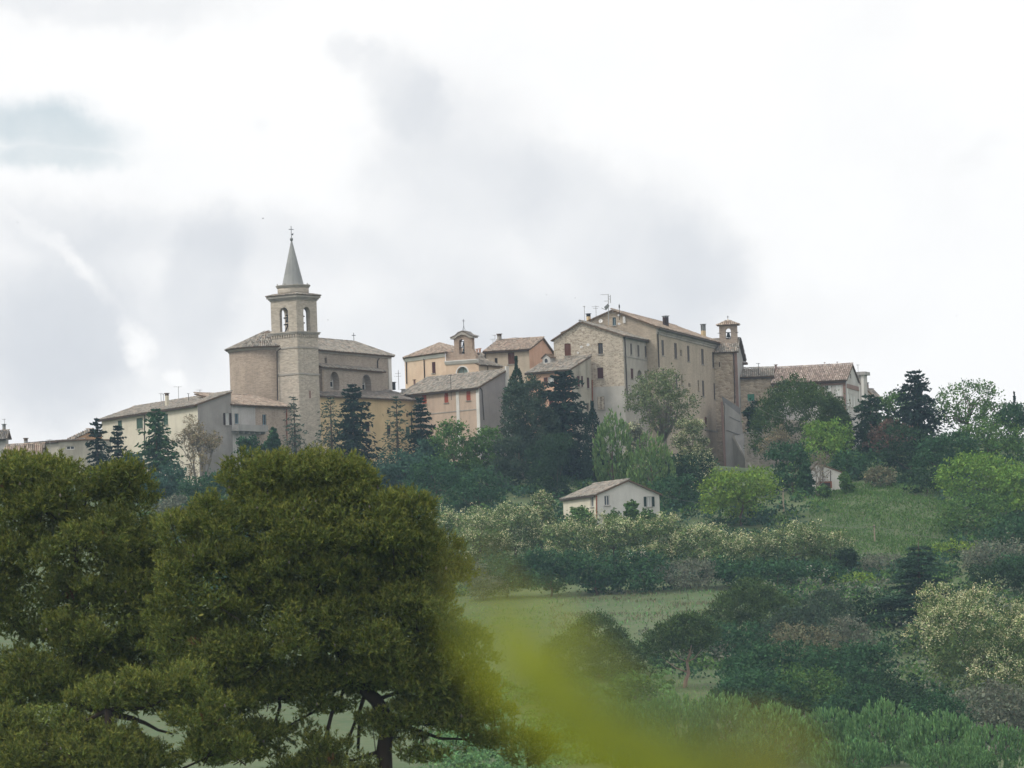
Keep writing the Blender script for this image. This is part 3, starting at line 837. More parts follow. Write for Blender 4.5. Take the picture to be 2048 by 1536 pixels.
H2.wall(AN, -n, [(0, zb), (6, zb), (6, ze+1.2), (0, ze)], 'pale_render', (), -d)
rf = Roof(H2, 'warm')
rf.plane(AN+n*.45-d*.2+Z*(ze-.1), AN+n*.45+d*(ln+.35)+Z*(ze-.1), AN-n*6+d*(ln+.35)+Z*(ze+1.75), AN-n*6-d*.2+Z*(ze+1.75))
rf.done()
zf = on_plane(490, 862, AN, n).z; bl = (on_plane(523, 858, AN, n)-AN).dot(d)
bal = H2.part('balcony', MB().box(AN+n*.003-d*.2+Z*(zf-.1), d*(bl+.2), n*1.1, Z*.22), 'concrete')
mb = MB().box(AN+n*1.0-d*.2+Z*(zf+.121), d*(bl+.2), n*.1, Z*.6); mb.box(AN+n*.003+d*(bl-.1)+Z*(zf+.121), d*.1, n*.996, Z*.6)
H2.part('parapet', mb, 'concrete', bal)
mb = MB()
for k in range(6): mb.box(AN+n*.004+d*(.2+k*(bl-.5)/5)+Z*(zf-.4), d*.2, n*.8, Z*.298)
H2.part('corbels', mb, 'concrete', bal)['kind'] = 'stuff'
H2.pipe([(572, 818), (573, 890)], AN, n, 'rust_pipe')

# yellow house below the nave
c0 = P(638, 791, 1003.9); YC = Vector((c0.x, c0.y, 0)); d = DR(51); n = outward(d); ln = run_to(c0, d, 838)
H3 = House('yellow_house', 'yellow plastered house with a dark grey roof below the church nave', 'house', (YC.x, YC.y, ground(YC.x, YC.y)))
zb = ground(YC.x, YC.y)-5; ze = c0.z
H3.wall(YC, d, [(0, zb), (ln, zb), (ln, ze), (0, ze)], 'yellow', [(774, 819, 780.5, 827.5, 'dark'), (812.5, 826, 818, 834, 'dark'), (774, 850, 781, 869, 'shut', 'shutter_dark'),
        (812, 853, 820, 876, 'shut', 'shutter_green'), (731, 811, 738, 820, 'dark'), (731, 843, 739, 863, 'shut', 'shutter_dark'), (690, 800, 696, 809, 'dark'), (690, 834, 697, 853, 'shut', 'shutter_dark')], n)
H3.wall(YC, -n, [(0, zb), (4.6, zb), (4.6, ze+1.3), (0, ze)], 'yellow', (), -d)
H3.wall(YC+d*ln, -n, [(0, zb), (9, zb), (9, ze), (5, ze+1.5), (0, ze)], 'yellow', (), d)
rf = Roof(H3, 'grey')
rf.plane(YC+n*.5-d*.1+Z*(ze-.1), YC+n*.5+d*(ln+.3)+Z*(ze-.1), YC-n*5+d*(ln+.3)+Z*(ze+1.5), YC-n*5-d*.1+Z*(ze+1.5))
rf.plane(YC-n*9.5+d*(ln+.3)+Z*(ze+.3), YC-n*9.5+d*(ln*.55)+Z*(ze+.3), YC-n*5+d*(ln*.55)+Z*(ze+1.5), YC-n*5+d*(ln+.3)+Z*(ze+1.5), False)
rf.done()
# grey dormer gable at its far end, with a square chimney beside it
dA = P(786, 816, 1019.5); dB = P(838, 819, 1019.5); dT = P(812, 793, 1019.5)
g_ = H3.part('dormer', MB().prism([dA-Z*.6, dB-Z*.6, dB, dT, dA], (0, 4, 0)), 'mauve_grey')
H3.part('dormer_window', MB().box(P(821, 811, 1019.4), (.5, 0, 0), (0, .08, 0), (0, 0, .6)), 'glass', g_)
rf = Roof(H3, 'grey', .27, 'dormer_roof', .1)
for a_, b_ in ((dA, -1), (dB, 1)):
    e0 = a_+Vector((b_*.35, -.25, -.12)); rf.plane(e0, e0+Vector((0, 4.4, 0)), dT+Vector((0, 4.15, .12)), dT+Vector((0, -.25, .12)))
rf.done()
H3.chimney(803, 778, 811, 797, 1021, 'concrete', 'concrete', 1.5, .2)
H3.pipe([(822, 822), (822, 880)], YC, n)

# far left: low roofs beyond the pines
h = house('ochre_house', 'small ochre gable end peeping over the low roofs at far left', 'house', 146, 877, 1010, 10, 8, 140, 222, (), (), 'ochre', 'ochre', 'r', (184, 859.5), False, False, 'old', .3, .3)
h = house('beige_low_house', 'low beige house with a flat grey cornice, left of the first spruce', 'house', 118, 882, 1000, 35, 6, 60, 222, (), [(133, 892, 149, 899, 'glass', 'white_paint')], 'beige_low', 'beige_low', 'r', (168, 879), False, False, 'grey', .35, .3)
h = house('pink_roof_cottage', 'cottage with a faded pinkish tiled roof at the left edge of the crest', 'house', 80, 904, 992, 8, 60, 10, 92, (), (), 'pale_render', 'pale_render', 'r', (86, 888), True, False, 'warm', .3, .3)
h.antenna(100, 878, 895, 995, ((.1, .8),)); h.chimney(48, 876, 56, 890, 995, 'concrete', 'roof_bed')
h = house('grey_cap_house', 'narrow grey house with a capped chimney cut by the left frame edge', 'house', 12, 870, 998, 20, 70, -60, 18, (), (), 'concrete', 'concrete', 'r', (14, 862), True, False, 'grey', .35, .35)
h.chimney(5, 848, 12, 864, 1000, 'concrete', 'lead'); h.antenna(9, 838, 850, 1000, ((.05, .5),))
# ------------------------------------------------------------------ orange church with the bell gable
c0 = P(957, 724, 1032); FC = Vector((c0.x, c0.y, 0))
d1 = DL(27); L1 = run_to(c0, d1, 891); P1 = FC+d1*L1
d2 = DL(54); q0 = Vector((P1.x, P1.y, zat(891, 705, 1032+L1*d1.y))); L2 = run_to(q0, d2, 812); P2 = P1+d2*L2
H = House('orange_church', 'orange plastered church with white cornice and a brick bell gable', 'church', (FC.x, FC.y, ground(FC.x, FC.y)))
zb = ground(FC.x, FC.y)-2
z1 = c0.z; z2 = q0.z
n1, n2 = outward(d1), outward(d2)
H.wall(FC, d1, [(0, zb), (L1, zb), (L1, z1), (0, z1)], 'orange', [(914, 735, 936, 757, 'round')], n1)
H.wall(P1, d2, [(0, zb), (L2, zb), (L2, z2), (0, z2)], 'orange', [(864, 724, 871, 746.5, 'shut', 'shutter_wine')], n2)
# rounded far end
pts = [P2]
ang = 54.
for k in range(5):
    ang += 22
    pts.append(pts[-1]+DL(ang)*.9)
mb, mc = MB(), MB()
for a, b in zip(pts[:-1], pts[1:]):
    mb.add([a+Z*zb, b+Z*zb, b+Z*z2, a+Z*z2], [(0, 1, 2, 3)])
    o_ = outward(b-a); o_.normalize(); o_ = o_ if o_.x < 0 else -o_
    mc.add([a+o_*.05+Z*(z2-.55), b+o_*.05+Z*(z2-.55), b+o_*.3+Z*z2, a+o_*.3+Z*z2], [(0, 1, 2, 3)])
H.part('apse_wall', mb, 'orange', None, True); H.part('apse_cornice', mc, 'white_trim')
H.part('cornice', MB().prism([P1+n2*.003+Z*(z2-.6), P1+n2*.12+Z*(z2-.55), P1+n2*.32+Z*(z2-.12), P1+n2*.32+Z*(z2-.005), P1+n2*.003+Z*(z2-.005)], d2*L2), 'white_trim')
H.part('cornice', MB().prism([FC+n1*.003+Z*(z1-.15), FC+n1*.15+Z*(z1-.05), FC+n1*.35+Z*(z1+.3), FC+n1*.35+Z*(z1+.42), FC+n1*.003+Z*(z1+.42)], d1*L1), 'white_trim')
# roof hipped round the polygon
ap = P(879, 686, 1032+L1*d1.y+4.5)
ev = [P1+n2*.5+d2*-.4] + [P1+n2*.5+d2*L2] + [p_+(p_-ap).normalized()*.45 for p_ in pts[2:]]
ev = [Vector((p_.x, p_.y, z2-.02)) for p_ in ev]
rf = Roof(H, 'warm')
for a, b in zip(ev[:-1], ev[1:]): rf.plane(a, b, ap, ap)
back = Vector((P1.x+4.5, P1.y+5, z2+.1))
rf.plane(back, ev[0], ap, ap)
rf.done()
H.pipe([(807, 717), (813.5, 723), (814.5, 768)], P1, n2); H.pipe([(841, 712), (849, 719), (850.5, 765)], P1, n2)
# bell gable
G0 = FC+d1*.2-n1*.45
zg = z1+.42
f = lambda a, z, o=0.: Vector((FC.x+d1.x*a+n1.x*o, FC.y+d1.y*a+n1.y*o, z))
sa = lambda px, py: (on_plane(px, py, FC, n1)-FC).dot(d1)
za = lambda px, py: on_plane(px, py, FC, n1).z
a0, a1 = sorted((sa(944, 700), sa(908.5, 700)))
ztop = za(925, 675)
op = archpts(*sorted((sa(929, 695), sa(917.7, 695))), za(923, 708.5), za(923, 678))
mb = MB(); th = .8
for o_ in (0, -th): flatpoly(mb, [(a0-.5, zg), (a1+.1, zg), (a1+.1, zg+1.2), (a1, zg+1.25), (a1, ztop), (a0, ztop), (a0, zg+1.4), (a0-.5, zg+.5)], [op], lambda a, z, o_=o_: f(a, z, o_))
for h_ in ([(a0-.5, zg), (a1+.1, zg), (a1+.1, zg+1.2), (a1, zg+1.25), (a1, ztop), (a0, ztop), (a0, zg+1.4), (a0-.5, zg+.5)], op):
    for i in range(len(h_)):
        p_, q_ = h_[i], h_[(i+1) % len(h_)]
        mb.add([f(*p_, 0), f(*q_, 0), f(*q_, -th), f(*p_, -th)], [(0, 1, 2, 3)])
bg = H.part('bell_gable', mb, 'bell_brick')
H.part('gable_wing', MB().box(f(a1+.102, zg, -.02), d1*(L1-a1-.15), -n1*.6, Z*(za(900, 705)-zg)), 'bell_brick')
# curved moulded cap
am = (a0+a1)/2; hw_ = (a1-a0)/2
cap = [(am-hw_-.4, ztop-.15), (am-hw_-.4, ztop), (am-hw_*.75, ztop+.28), (am-hw_*.4, ztop+.62), (am, ztop+.78), (am+hw_*.4, ztop+.62), (am+hw_*.75, ztop+.28), (am+hw_+.4, ztop), (am+hw_+.4, ztop-.15),
       (am+hw_*.8, ztop-.1), (am+hw_*.5, ztop+.2), (am, ztop+.38), (am-hw_*.5, ztop+.2), (am-hw_*.8, ztop-.1)]
mb = MB()
k = len(cap)
for o_ in (.25, -th-.25): flatpoly(mb, cap, [], lambda a, z, o_=o_: f(a, z, o_))
for i in range(k):
    p_, q_ = cap[i], cap[(i+1) % k]
    mb.add([f(*p_, .25), f(*q_, .25), f(*q_, -th-.25), f(*p_, -th-.25)], [(0, 1, 2, 3)])
H.part('gable_cap', mb, 'grey_trim', bg)
fill = [(am-hw_*.8, ztop-.02), (am-hw_*.5, ztop+.19), (am, ztop+.37), (am+hw_*.5, ztop+.19), (am+hw_*.8, ztop-.02)]
mb = MB(); mb.prism([f(a, z, -.05) for a, z in fill], -n1*(th-.1)); H.part('tympanum', mb, 'bell_brick', bg)
rf = Roof(H, 'grey', .3, 'gable_cap_tiles', .04)
for (p_, q_) in zip(cap[1:8], cap[2:8]):
    lo, hi = (p_, q_) if p_[1] < q_[1] else (q_, p_)
    rf.plane(f(*lo, .28)+Z*.03, f(*lo, -th-.28)+Z*.03, f(*hi, -th-.28)+Z*.03, f(*hi, .28)+Z*.03, False)
rf.done()
bc_ = f(am, 0, -.4)
H.bell(bc_+Z*(za(923, 684)), .34, .62, bg); H.bell(bc_+Z*(za(923, 696)), .36, .62, bg)
H.part('bell_beam', MB().tube([f(a0+.5, za(923, 683), -.4), f(a1-.5, za(923, 683), -.4)], .06, 6).tube([f(a0+.5, za(923, 695), -.4), f(a1-.5, za(923, 695), -.4)], .06, 6), 'iron', bg)
ct = f(am, ztop+.78, -.4)
mb = MB()
for k in range(4):
    a = PI/4+PI/2*k
    mb.tube([ct+Vector((.35*math.cos(a), .35*math.sin(a), -.05)), ct+Vector((0, 0, .85))], .022, 4)
mb.tube([ct, ct+Z*.9], .03, 5); H.part('cross_stand', mb, 'iron', bg)
H.cross(ct+Z*.85, .85, 'iron', .032, bg)
# side wing with dark roofs on the right
wA = FC+d1*.02; wd = DR(55); wn = outward(wd)
zw = zat(975, 730, 1033)
H.wall(wA, wd, [(0, zb), (5, zb), (5, zw), (0, zw)], 'tan_render', (), wn, 'side_wing')
rf = Roof(H, 'old', .27, 'wing_roof')
rf.plane(wA+wn*.3-wd*.1+Z*(zw), wA+wn*.3+wd*5.2+Z*(zw-.1), wA-wn*3+wd*5.2+Z*(zw+1.3), wA-wn*3-wd*.1+Z*(zw+1.4))
rf.done()
H.part('downpipe', MB().tube([wA+wn*.1+wd*2+Z*zw, wA+wn*.1+wd*2+Z*(zw-2)], .06, 5), 'pipe')

# ------------------------------------------------------------------ pink house below it
h = house('pink_house', 'pink house with red shutters, white pilasters and a blank grey gable end', 'house', 958, 773, 1010, 46, 44, 800, 1013,
          [(844, 790, 853, 807.5, 'shut', 'shutter_red'), (888.5, 786, 896.5, 805.5, 'shut', 'shutter_red'), (932.5, 782, 941, 801, 'shut', 'shutter_red')], (),
          'pink', 'mauve_grey', 'r', (1012.5, 740), False, True, 'old', .4, .2)
for s0 in (0.0, (on_plane(916, 800, h.C, h.nl)-h.C).dot(h.dl)-.25):
    h.band(h.C, h.dl, h.nl, s0, s0+.55, h.zb, h.ze-.3, .002, .08, 'white_trim', 'pilaster')
h.band(h.C, h.dl, h.nl, -.02, h.Ll, h.ze-.28, h.ze-.02, .002, .2, 'grey_trim', 'cornice')
h.band(h.C, h.dl, h.nl, .56, h.Ll, on_plane(958, 819, h.C, h.nl).z, on_plane(958, 817, h.C, h.nl).z, .002, .05, 'grey_trim')
h.pipe([(959, 775), (963, 780), (967, 840)], h.C, h.nr, 'pipe', .06)
h.chimney(784, 764, 791, 771, 1026, 'iron', 'iron', .6, .12); h.antenna(797, 740, 768, 1025, ((.25, .7), (.45, .9)))
h.antenna(902, 750, 800, 1012.5, ((.02, .5),), 'iron', 0.); h.chimney(827, 759, 831, 765, 1023, 'red_brick_strip', 'roof_bed', .5, .1)
h.part('end_wall_strip', MB().box(h.C+h.dr*(h.rb-.25)+h.nr*.003+Z*(h.zb), h.dr*.5, h.nr*.25, Z*(h.zr-h.zb+.5)), 'white_trim')

# ------------------------------------------------------------------ upper tan house with orange gable
h = house('tan_house', 'tan house with an orange gable end and brown tiled roof, behind the pink house', 'house', 1058, 697, 1036, 19, 71, 970, 1106,
          [(1016, 705, 1029, 728, 'shut', 'shutter_brown'), (989, 716, 995, 731, 'dark')], (), 'tan_render', 'deep_orange', 'r', (1085, 676), False, False, 'warm', .4, .25)
h.chimney(994.5, 667.5, 1003.5, 682, 1043, 'grey_trim', 'roof_bed'); h.antenna(990, 670, 684, 1041, ((.05, .5),)); h.antenna(986, 678, 690, 1040, ((.05, .6),))
h.antenna(1031, 674, 681, 1043, ((.2, .8),))
h.pipe([(970.5, 701), (971, 718)], h.C, h.nl)
# little cream roof-terrace pots and low roofs between
h2 = house('terrace_roof', 'low jumble of brown roof and twin chimney pots beside the bell gable', 'house', 972, 716, 1040, 30, 60, 944, 985, (), (), 'tan_render', 'tan_render', 'r', (980, 707), True, False, 'old', .3, .2)
h2.chimney(952, 697.5, 956, 706, 1042, 'deep_orange', 'deep_orange', 1., .1); h2.chimney(957.5, 696.5, 962, 706, 1042, 'deep_orange', 'deep_orange', 1., .1)

# ------------------------------------------------------------------ house with the small dormer
h = house('dormer_house', 'orange fronted house with wine shutters and a tiny arched roof dormer', 'house', 1142, 737, 997, 37, 53, 1054, 1186,
          [(1095, 754, 1107.5, 770, 'open', 'shutter_wine'), (1062, 757, 1068, 774, 'shut', 'shutter_wine'), (1098, 795, 1107, 812, 'shut', 'shutter_wine')],
          [(1154, 752, 1159.5, 773.5, 'shut', 'shutter_wine'), (1162.5, 752, 1166.5, 773.5, 'shut', 'shutter_wine'), (1174, 755, 1179, 776.5, 'shut', 'shutter_wine'), (1173, 806, 1178, 822, 'dark')],
          'deep_orange', 'stained_render', 'r', (1181.5, 712), False, True, 'old', .4, .15)
dz = P(1093, 727, 1002.5)
w2 = .62
pt = lambda a, z: dz+h.dl*-a+Z*z
body = MB(); poly = [(-w2, -.4), (w2, -.4), (w2, .75), (0, 1.15), (-w2, .75)]
body.prism([pt(a, z) for a, z in poly], -h.nl*2.2)
dm = h.part('dormer', body, 'pale_render')
ah = archpts(-.32, .32, .05, .7)
h.part('dormer_window', MB().prism([pt(a, z)+h.nl*.004 for a, z in ah], h.nl*.03), 'glass', dm)
fm = MB()
for (a, z), (b, c_) in zip(ah, ah[1:]+ah[:1]): fm.tube([pt(a, z)+h.nl*.05, pt(b, c_)+h.nl*.05], .05, 5)
h.part('dormer_frame', fm, 'white_trim', dm)
for s_ in (-1, 1):
    h.part('dormer_eave', MB().prism([pt(s_*(w2+.18), .66)+h.nl*.15, pt(0, 1.2)+h.nl*.15, pt(0, 1.3)+h.nl*.15, pt(s_*(w2+.18), .76)+h.nl*.15], -h.nl*2.3), 'roof_bed', dm)
h.pipe([(1183, 760), (1184, 815)], h.C, h.nr, 'rust_pipe')

# ------------------------------------------------------------------ stone gabled house
h = house('stone_gable_house', 'tall rubble stone house with a broad gable, small satellite dishes and plastered lower storey', 'house', 1245.5, 670, 1000, 18, 72, 1107, 1311,
          [(1129, 687, 1141.5, 711.5, 'shut', 'shutter_brown'), (1195.8, 686, 1205.6, 708, 'dark'), (1194.7, 735, 1206.6, 757, 'shut', 'shutter_wine')],
          [(1260.5, 687, 1264.2, 709.5, 'shut', 'shutter_grey'), (1275, 690, 1278.8, 712.5, 'shut', 'shutter_grey'), (1289.7, 692, 1293.6, 714.6, 'shut', 'shutter_grey'), (1301.5, 692, 1305.5, 703, 'dark'),
           (1261.6, 737, 1266.8, 757.6, 'shut', 'shutter_wine'), (1274, 740, 1284.5, 759, 'niche'), (1289.5, 742, 1294, 760, 'dark')],
          'rubble', 'side_render', 'l', (1160.5, 643), False, False, 'old', .35, .3)
zpl = on_plane(1220, 773, h.C, h.nl).z
# plastered lower storey: a skin 4 cm proud of the rubble
q_ = on_plane(1187, 800, h.C, h.nl); sw_ = (q_-h.C).dot(h.dl)
Askin = h.C+h.nl*.04
h.wall(Askin, h.dl, [(.0, h.zb), (sw_, h.zb), (sw_, zpl), (0, zpl)], 'lower_render', [(1194.5, 793, 1209, 819, 'shut', 'shutter_grey')], h.nl, 'lower_wall')
h.part('wall_edge', MB().box(Askin+h.dl*sw_+Z*h.zb, h.dl*.01, -h.nl*.04, Z*(zpl-h.zb)), 'lower_render')
h.band(h.C, h.dr, h.nr, .03, h.Lr, on_plane(1249, 713, h.C, h.nr).z, on_plane(1249, 711, h.C, h.nr).z, .002, .08, 'grey_trim')
h.pipe([(1247.5, 672), (1248.5, 680), (1254.5, 822)], h.C, h.nr)
h.dish(1164.8, 694, 2.6, h.C, h.nl); h.dish(1178, 690, 3.2, h.C, h.nl); h.dish(1158, 706, 2.2, h.C, h.nl)
h.chimney(1173, 627, 1181.5, 641, 1012, 'yellow', 'iron', 2.0, .4)
h.antenna(1169, 612, 640, 1009, ((.05, .3),), 'aluminium', 1.5); h.antenna(1192, 611, 634, 1014, ((.1, .9), (.25, .6)), 'aluminium', 2.)
Jh = h

# ------------------------------------------------------------------ palazzo behind it
h = house('palazzo', 'big tan brick palazzo with rows of tall narrow windows and roof aerials', 'house', 1312, 652, 1009.5, 15, 75, 1130, 1437,
          [(1225, 634.5, 1232, 651, 'glass', 'blue_paint')],
          [(1323, 680, 1328, 711, 'shut', 'shutter_grey'), (1348.5, 686, 1354, 717, 'shut', 'shutter_grey'), (1360.5, 700, 1363.5, 712, 'dark'), (1374.5, 692, 1379, 723, 'shut', 'shutter_grey'),
           (1402.5, 698, 1407.5, 729, 'shut', 'shutter_grey'), (1424.5, 704, 1430, 735.5, 'shut', 'shutter_grey'), (1351.5, 748, 1355, 777, 'shut', 'shutter_grey'), (1362, 751, 1365.5, 770, 'dark'),
           (1377, 766, 1381, 774, 'dark'), (1395.5, 760.5, 1398.5, 782, 'dark'), (1404.5, 761, 1408.5, 793, 'shut', 'shutter_grey'), (1427.5, 766.5, 1432, 798.5, 'shut', 'shutter_grey'),
           (1409.5, 834, 1414.5, 854, 'shut', 'shutter_brown'), (1432.5, 839, 1438, 859.5, 'shut', 'shutter_brown'), (1325, 738, 1329, 768, 'shut', 'shutter_grey'), (1340, 810, 1345, 832, 'shut', 'shutter_brown')],
          'palazzo_brick', 'palazzo_brick', 'l', (1224, 620), False, False, 'warm', .55, .35)
for o_, z0, z1 in ((.12, -1.05, -.75), (.22, -.745, -.45), (.36, -.445, -.12)):
    h.part('cornice', MB().fbox((h.C, h.dr, h.nr), -.02, h.Lr, .003, o_, h.ze+z0, h.ze+z1), 'grey_trim')
h.band(h.C, h.dr, h.nr, .2, h.Lr, on_plane(1420, 862, h.C, h.nr).z, on_plane(1420, 859.5, h.C, h.nr).z, .002, .1, 'grey_trim')
h.pipe([(1321, 657), (1314, 664), (1316.5, 735)], h.C, h.nr, 'pipe', .09); h.pipe([(1441, 684), (1432.5, 692), (1443.5, 930)], h.C, h.nr, 'pipe', .12)
h.chimney(1325.5, 631.5, 1337.5, 648, 1024, 'shutter_dark', 'lead', 1.5, .2); h.chimney(1402, 648, 1412, 671, 1041, 'yellow', 'lead', 1.5, .9)
h.dish(1203, 642.5, 4.2, h.C, h.nl, Vector((-.3, -1, .35))); h.dish(1239, 631, 2.3, h.C, h.nl); h.dish(1240, 648, 2.6, h.C, h.nl)
h.part('meter_box', MB().box(on_plane(1251.5, 646, h.C, h.nl)+h.nl*.003, h.dl*.32, h.nl*.2, Z*.85), 'dish')
h.part('antenna', MB().tube([P(1217, 650, 1009), P(1216.5, 588, 1009)], .05, 6).tube([P(1221, 606, 1009), P(1220.5, 590, 1009)], .05, 6).tube([P(1201, 589.5, 1009), P(1217, 589, 1009)], .03, 5)
       .tube([P(1208, 602, 1009), P(1217, 602, 1009)], .03, 5).tube([P(1216.6, 598, 1009), P(1221, 598, 1009)], .03, 5)
       .tube([P(1216.6, 593, 1009), P(1221, 593, 1009)], .03, 5), 'aluminium')
h.part('grid_dish', MB().prism([P(1208, 614, 1008.8), P(1216, 607, 1008.8), P(1219, 612, 1008.8), P(1212, 621, 1008.8)], (0, .1, 0)).tube([P(1203, 616, 1008.3), P(1212, 620, 1008.7)], .03, 5), 'lead')
h.part('antenna', MB().tube([P(1239, 640, 1009), P(1238.4, 608, 1009)], .04, 5).tube([P(1238.6, 616, 1009), P(1238.4, 610, 1009)], .09, 6), 'iron')
Kh = h

# ------------------------------------------------------------------ chapel with the little bell turret
YL = 1040
c0 = P(1474, 703, YL); LC = Vector((c0.x, c0.y, 0))
dl_, dr_ = DL(6), DR(84)
Ll = run_to(c0, dl_, 1425)
H = House('bell_turret_chapel', 'narrow stone chapel with an open bell turret beside the palazzo', 'chapel', (LC.x, LC.y, ground(LC.x, LC.y)))
zb = ground(LC.x, LC.y)-4; nl_, nr_ = outward(dl_), outward(dr_)
ze = c0.z
zk = zat(1474, 678, YL)
H.wall(LC, dl_, [(0, zb), (Ll, zb), (Ll, ze), (0, ze)], 'chapel_stone', [(1437.5, 724, 1440, 734, 'dark')], nl_)
Ls = 11
rb = 2.6; zrid = zat(1478, 677, YL+2.5)
H.wall(LC, dr_, [(0, zb), (Ls, zb), (Ls, ze-.3), (rb, zrid), (0, ze)], 'concrete', (), nr_)
H.band(LC, dl_, nl_, 0, .38, zb, ze-.1, .002, .06, 'red_brick_strip', 'quoin')
rf = Roof(H, 'old')
rf.plane(LC+nl_*.35-dl_*.25+Z*(ze-.05), LC+nl_*.35+dl_*Ll+Z*(ze-.05), LC-nl_*rb+dl_*Ll+Z*zrid, LC-nl_*rb-dl_*.25+Z*zrid)
rf.plane(LC-nl_*(Ls+.4)+dl_*Ll+Z*(ze-.5), LC-nl_*(Ls+.4)-dl_*.35+Z*(ze-.5), LC-nl_*rb-dl_*.35+Z*zrid, LC-nl_*rb+dl_*Ll+Z*zrid, False)
rf.done()
H.part('eave_end', MB().box(LC-nl_*9-dl_*.6+Z*(ze-1.1), dl_*.6, -nl_*2, Z*.25), 'roof_bed')
H.pipe([(1466, 706), (1467.5, 712), (1470, 806)], LC, nl_)
# turret
tq = LC-nl_*1.4
ta, tb = run_to(Vector((tq.x, tq.y, zk)), dl_, 1474.5), run_to(Vector((tq.x, tq.y, zk)), dl_, 1439)
TF = tq+dl_*ta; tw = tb-ta
zt1 = zat(1456, 650.5, YL+1.4); zt0 = zat(1456, 690, YL)
ho = archpts(tw/2-.36, tw/2+.36, zat(1456, 678, YL+1), zat(1456, 655.5, YL+1))
def pier(A, d, n, length, holes, z0, z1, th):
    mb = MB(); f = lambda a, z, o: Vector((A.x+d.x*a+n.x*o, A.y+d.y*a+n.y*o, z))
    for o_ in (0, -th): flatpoly(mb, [(0, z0), (length, z0), (length, z1), (0, z1)], holes, lambda a, z, o_=o_: f(a, z, o_))
    for h_ in holes+[[(0, z0), (length, z0), (length, z1), (0, z1)]]:
        for i in range(len(h_)):
            p_, q_ = h_[i], h_[(i+1) % len(h_)]
            mb.add([f(*p_, 0), f(*q_, 0), f(*q_, -th), f(*p_, -th)], [(0, 1, 2, 3)])
    return mb
bt = H.part('bell_turret', pier(TF, dl_, nl_, tw, [ho], zt0-2, zt1, .95), 'annex_brick')
H.bell(TF+dl_*(tw/2)-nl_*.45+Z*zat(1456, 664, YL+1), .33, .62, bt)
H.part('bell_beam', MB().tube([TF+dl_*(tw/2-.5)-nl_*.45+Z*zat(1456, 664, YL+1), TF+dl_*(tw/2+.5)-nl_*.45+Z*zat(1456, 664, YL+1)], .05, 6), 'iron', bt)
for s_ in (0, 1):
    H.part('tie_rod', MB().tube([TF+dl_*(tw*s_)+nl_*.05+Z*zat(1456, 665, YL+1)-dl_*.2, TF+dl_*(tw*s_)+nl_*.05+Z*zat(1456, 665, YL+1)+dl_*.2], .04, 5), 'iron', bt)
rf = Roof(H, 'warm', .27, 'turret_roof', .1)
ap = TF+dl_*(tw/2)-nl_*.47+Z*(zt1+.75)
cn = [TF-dl_*.3+nl_*.35, TF+dl_*(tw+.3)+nl_*.35, TF+dl_*(tw+.3)-nl_*1.3, TF-dl_*.3-nl_*1.3]
cn = [Vector((p_.x, p_.y, zt1+.06)) for p_ in cn]
for i in range(4): rf.plane(cn[i], cn[(i+1) % 4], ap, ap)
tr = rf.done()
H.cross(ap-Z*.05, .65, 'iron', .03, tr)

# ------------------------------------------------------------------ retaining wall with its buttress
YR = 1034
w_ = House('retaining_wall', 'grey concrete retaining wall with sloping parapet, red brick edge and a flared buttress', 'wall', (P(1450, 930, YR).x, YR, ground(P(1450, 930, YR).x, YR)))
pw = lambda px, py, Y=YR: P(px, py, Y)
w_.part('wall', MB().prism([pw(1449, 805), pw(1482, 831), pw(1492, 930), pw(1500, 975), pw(1452, 975)], (0, 3.5, 0)), 'concrete')
w_.part('parapet', MB().prism([pw(1444, 792, YR+.1), pw(1480, 816, YR+.1), pw(1481, 834, YR+.1), pw(1446, 808, YR+.1)], (0, .5, 0)), 'concrete_dark')
w_.part('brick_edge', MB().prism([pw(1441.5, 804, YR-.25), pw(1446, 803, YR-.25), pw(1455, 975, YR-.25), pw(1450, 975, YR-.25)], (0, .6, 0)), 'red_brick_strip')
w_.part('rail', MB().tube([pw(1459, 833, YR-.08), pw(1480, 843, YR-.08)], .05, 5).tube([pw(1453, 860, YR-.08), pw(1486, 872, YR-.08)], .06, 5), 'concrete_dark')
bA, bB = pw(1466, 872, YR-.05), pw(1489, 866, YR-.05)
cA, cB = pw(1517, 960, YR-5), pw(1537, 962, YR-4.4)
gA, gB = pw(1466, 975, YR-.05), pw(1495, 975, YR-.05)
w_.part('buttress', MB().add([bA, bB, cA, cB, gA, gB, cA-Z*3, cB-Z*3], [(0, 1, 3, 2), (0, 2, 6, 4), (1, 5, 7, 3), (2, 3, 7, 6)]), 'concrete')
w_.part('buttress_face', MB().prism([pw(1464.5, 875, YR-.4), pw(1466, 868, YR-.4), pw(1511, 948, YR-5.3), pw(1508, 948, YR-5.3)], (0, .15, 0)), 'pale_render')

# old stone wall with a dark doorway right of it
A = P(1488, 870, 1030); dd = DR(8); nn = outward(dd)
ow = House('old_rampart', 'weathered stone rampart with a dark doorway, under the dark pine', 'wall', (A.x, A.y, ground(A.x, A.y)))
A0 = Vector((A.x, A.y, 0)); ln = run_to(A, dd, 1700)
ow.wall(A0, dd, [(0, A.z-9), (ln, A.z-9), (ln, A.z-.2), (ln*.6, A.z+1.6), (ln*.25, A.z+2.2), (2.6, A.z+2.0), (2.5, A.z+.2), (0, A.z+.2)], 'old_wall', [(1502.5, 851, 1509, 864, 'dark'), (1505, 889, 1513, 901, 'dark')], nn)
ow.part('coping', MB().box(A0+Z*(A.z+.19)-nn*.6, dd*2.45, nn*.7, Z*.2), 'concrete')

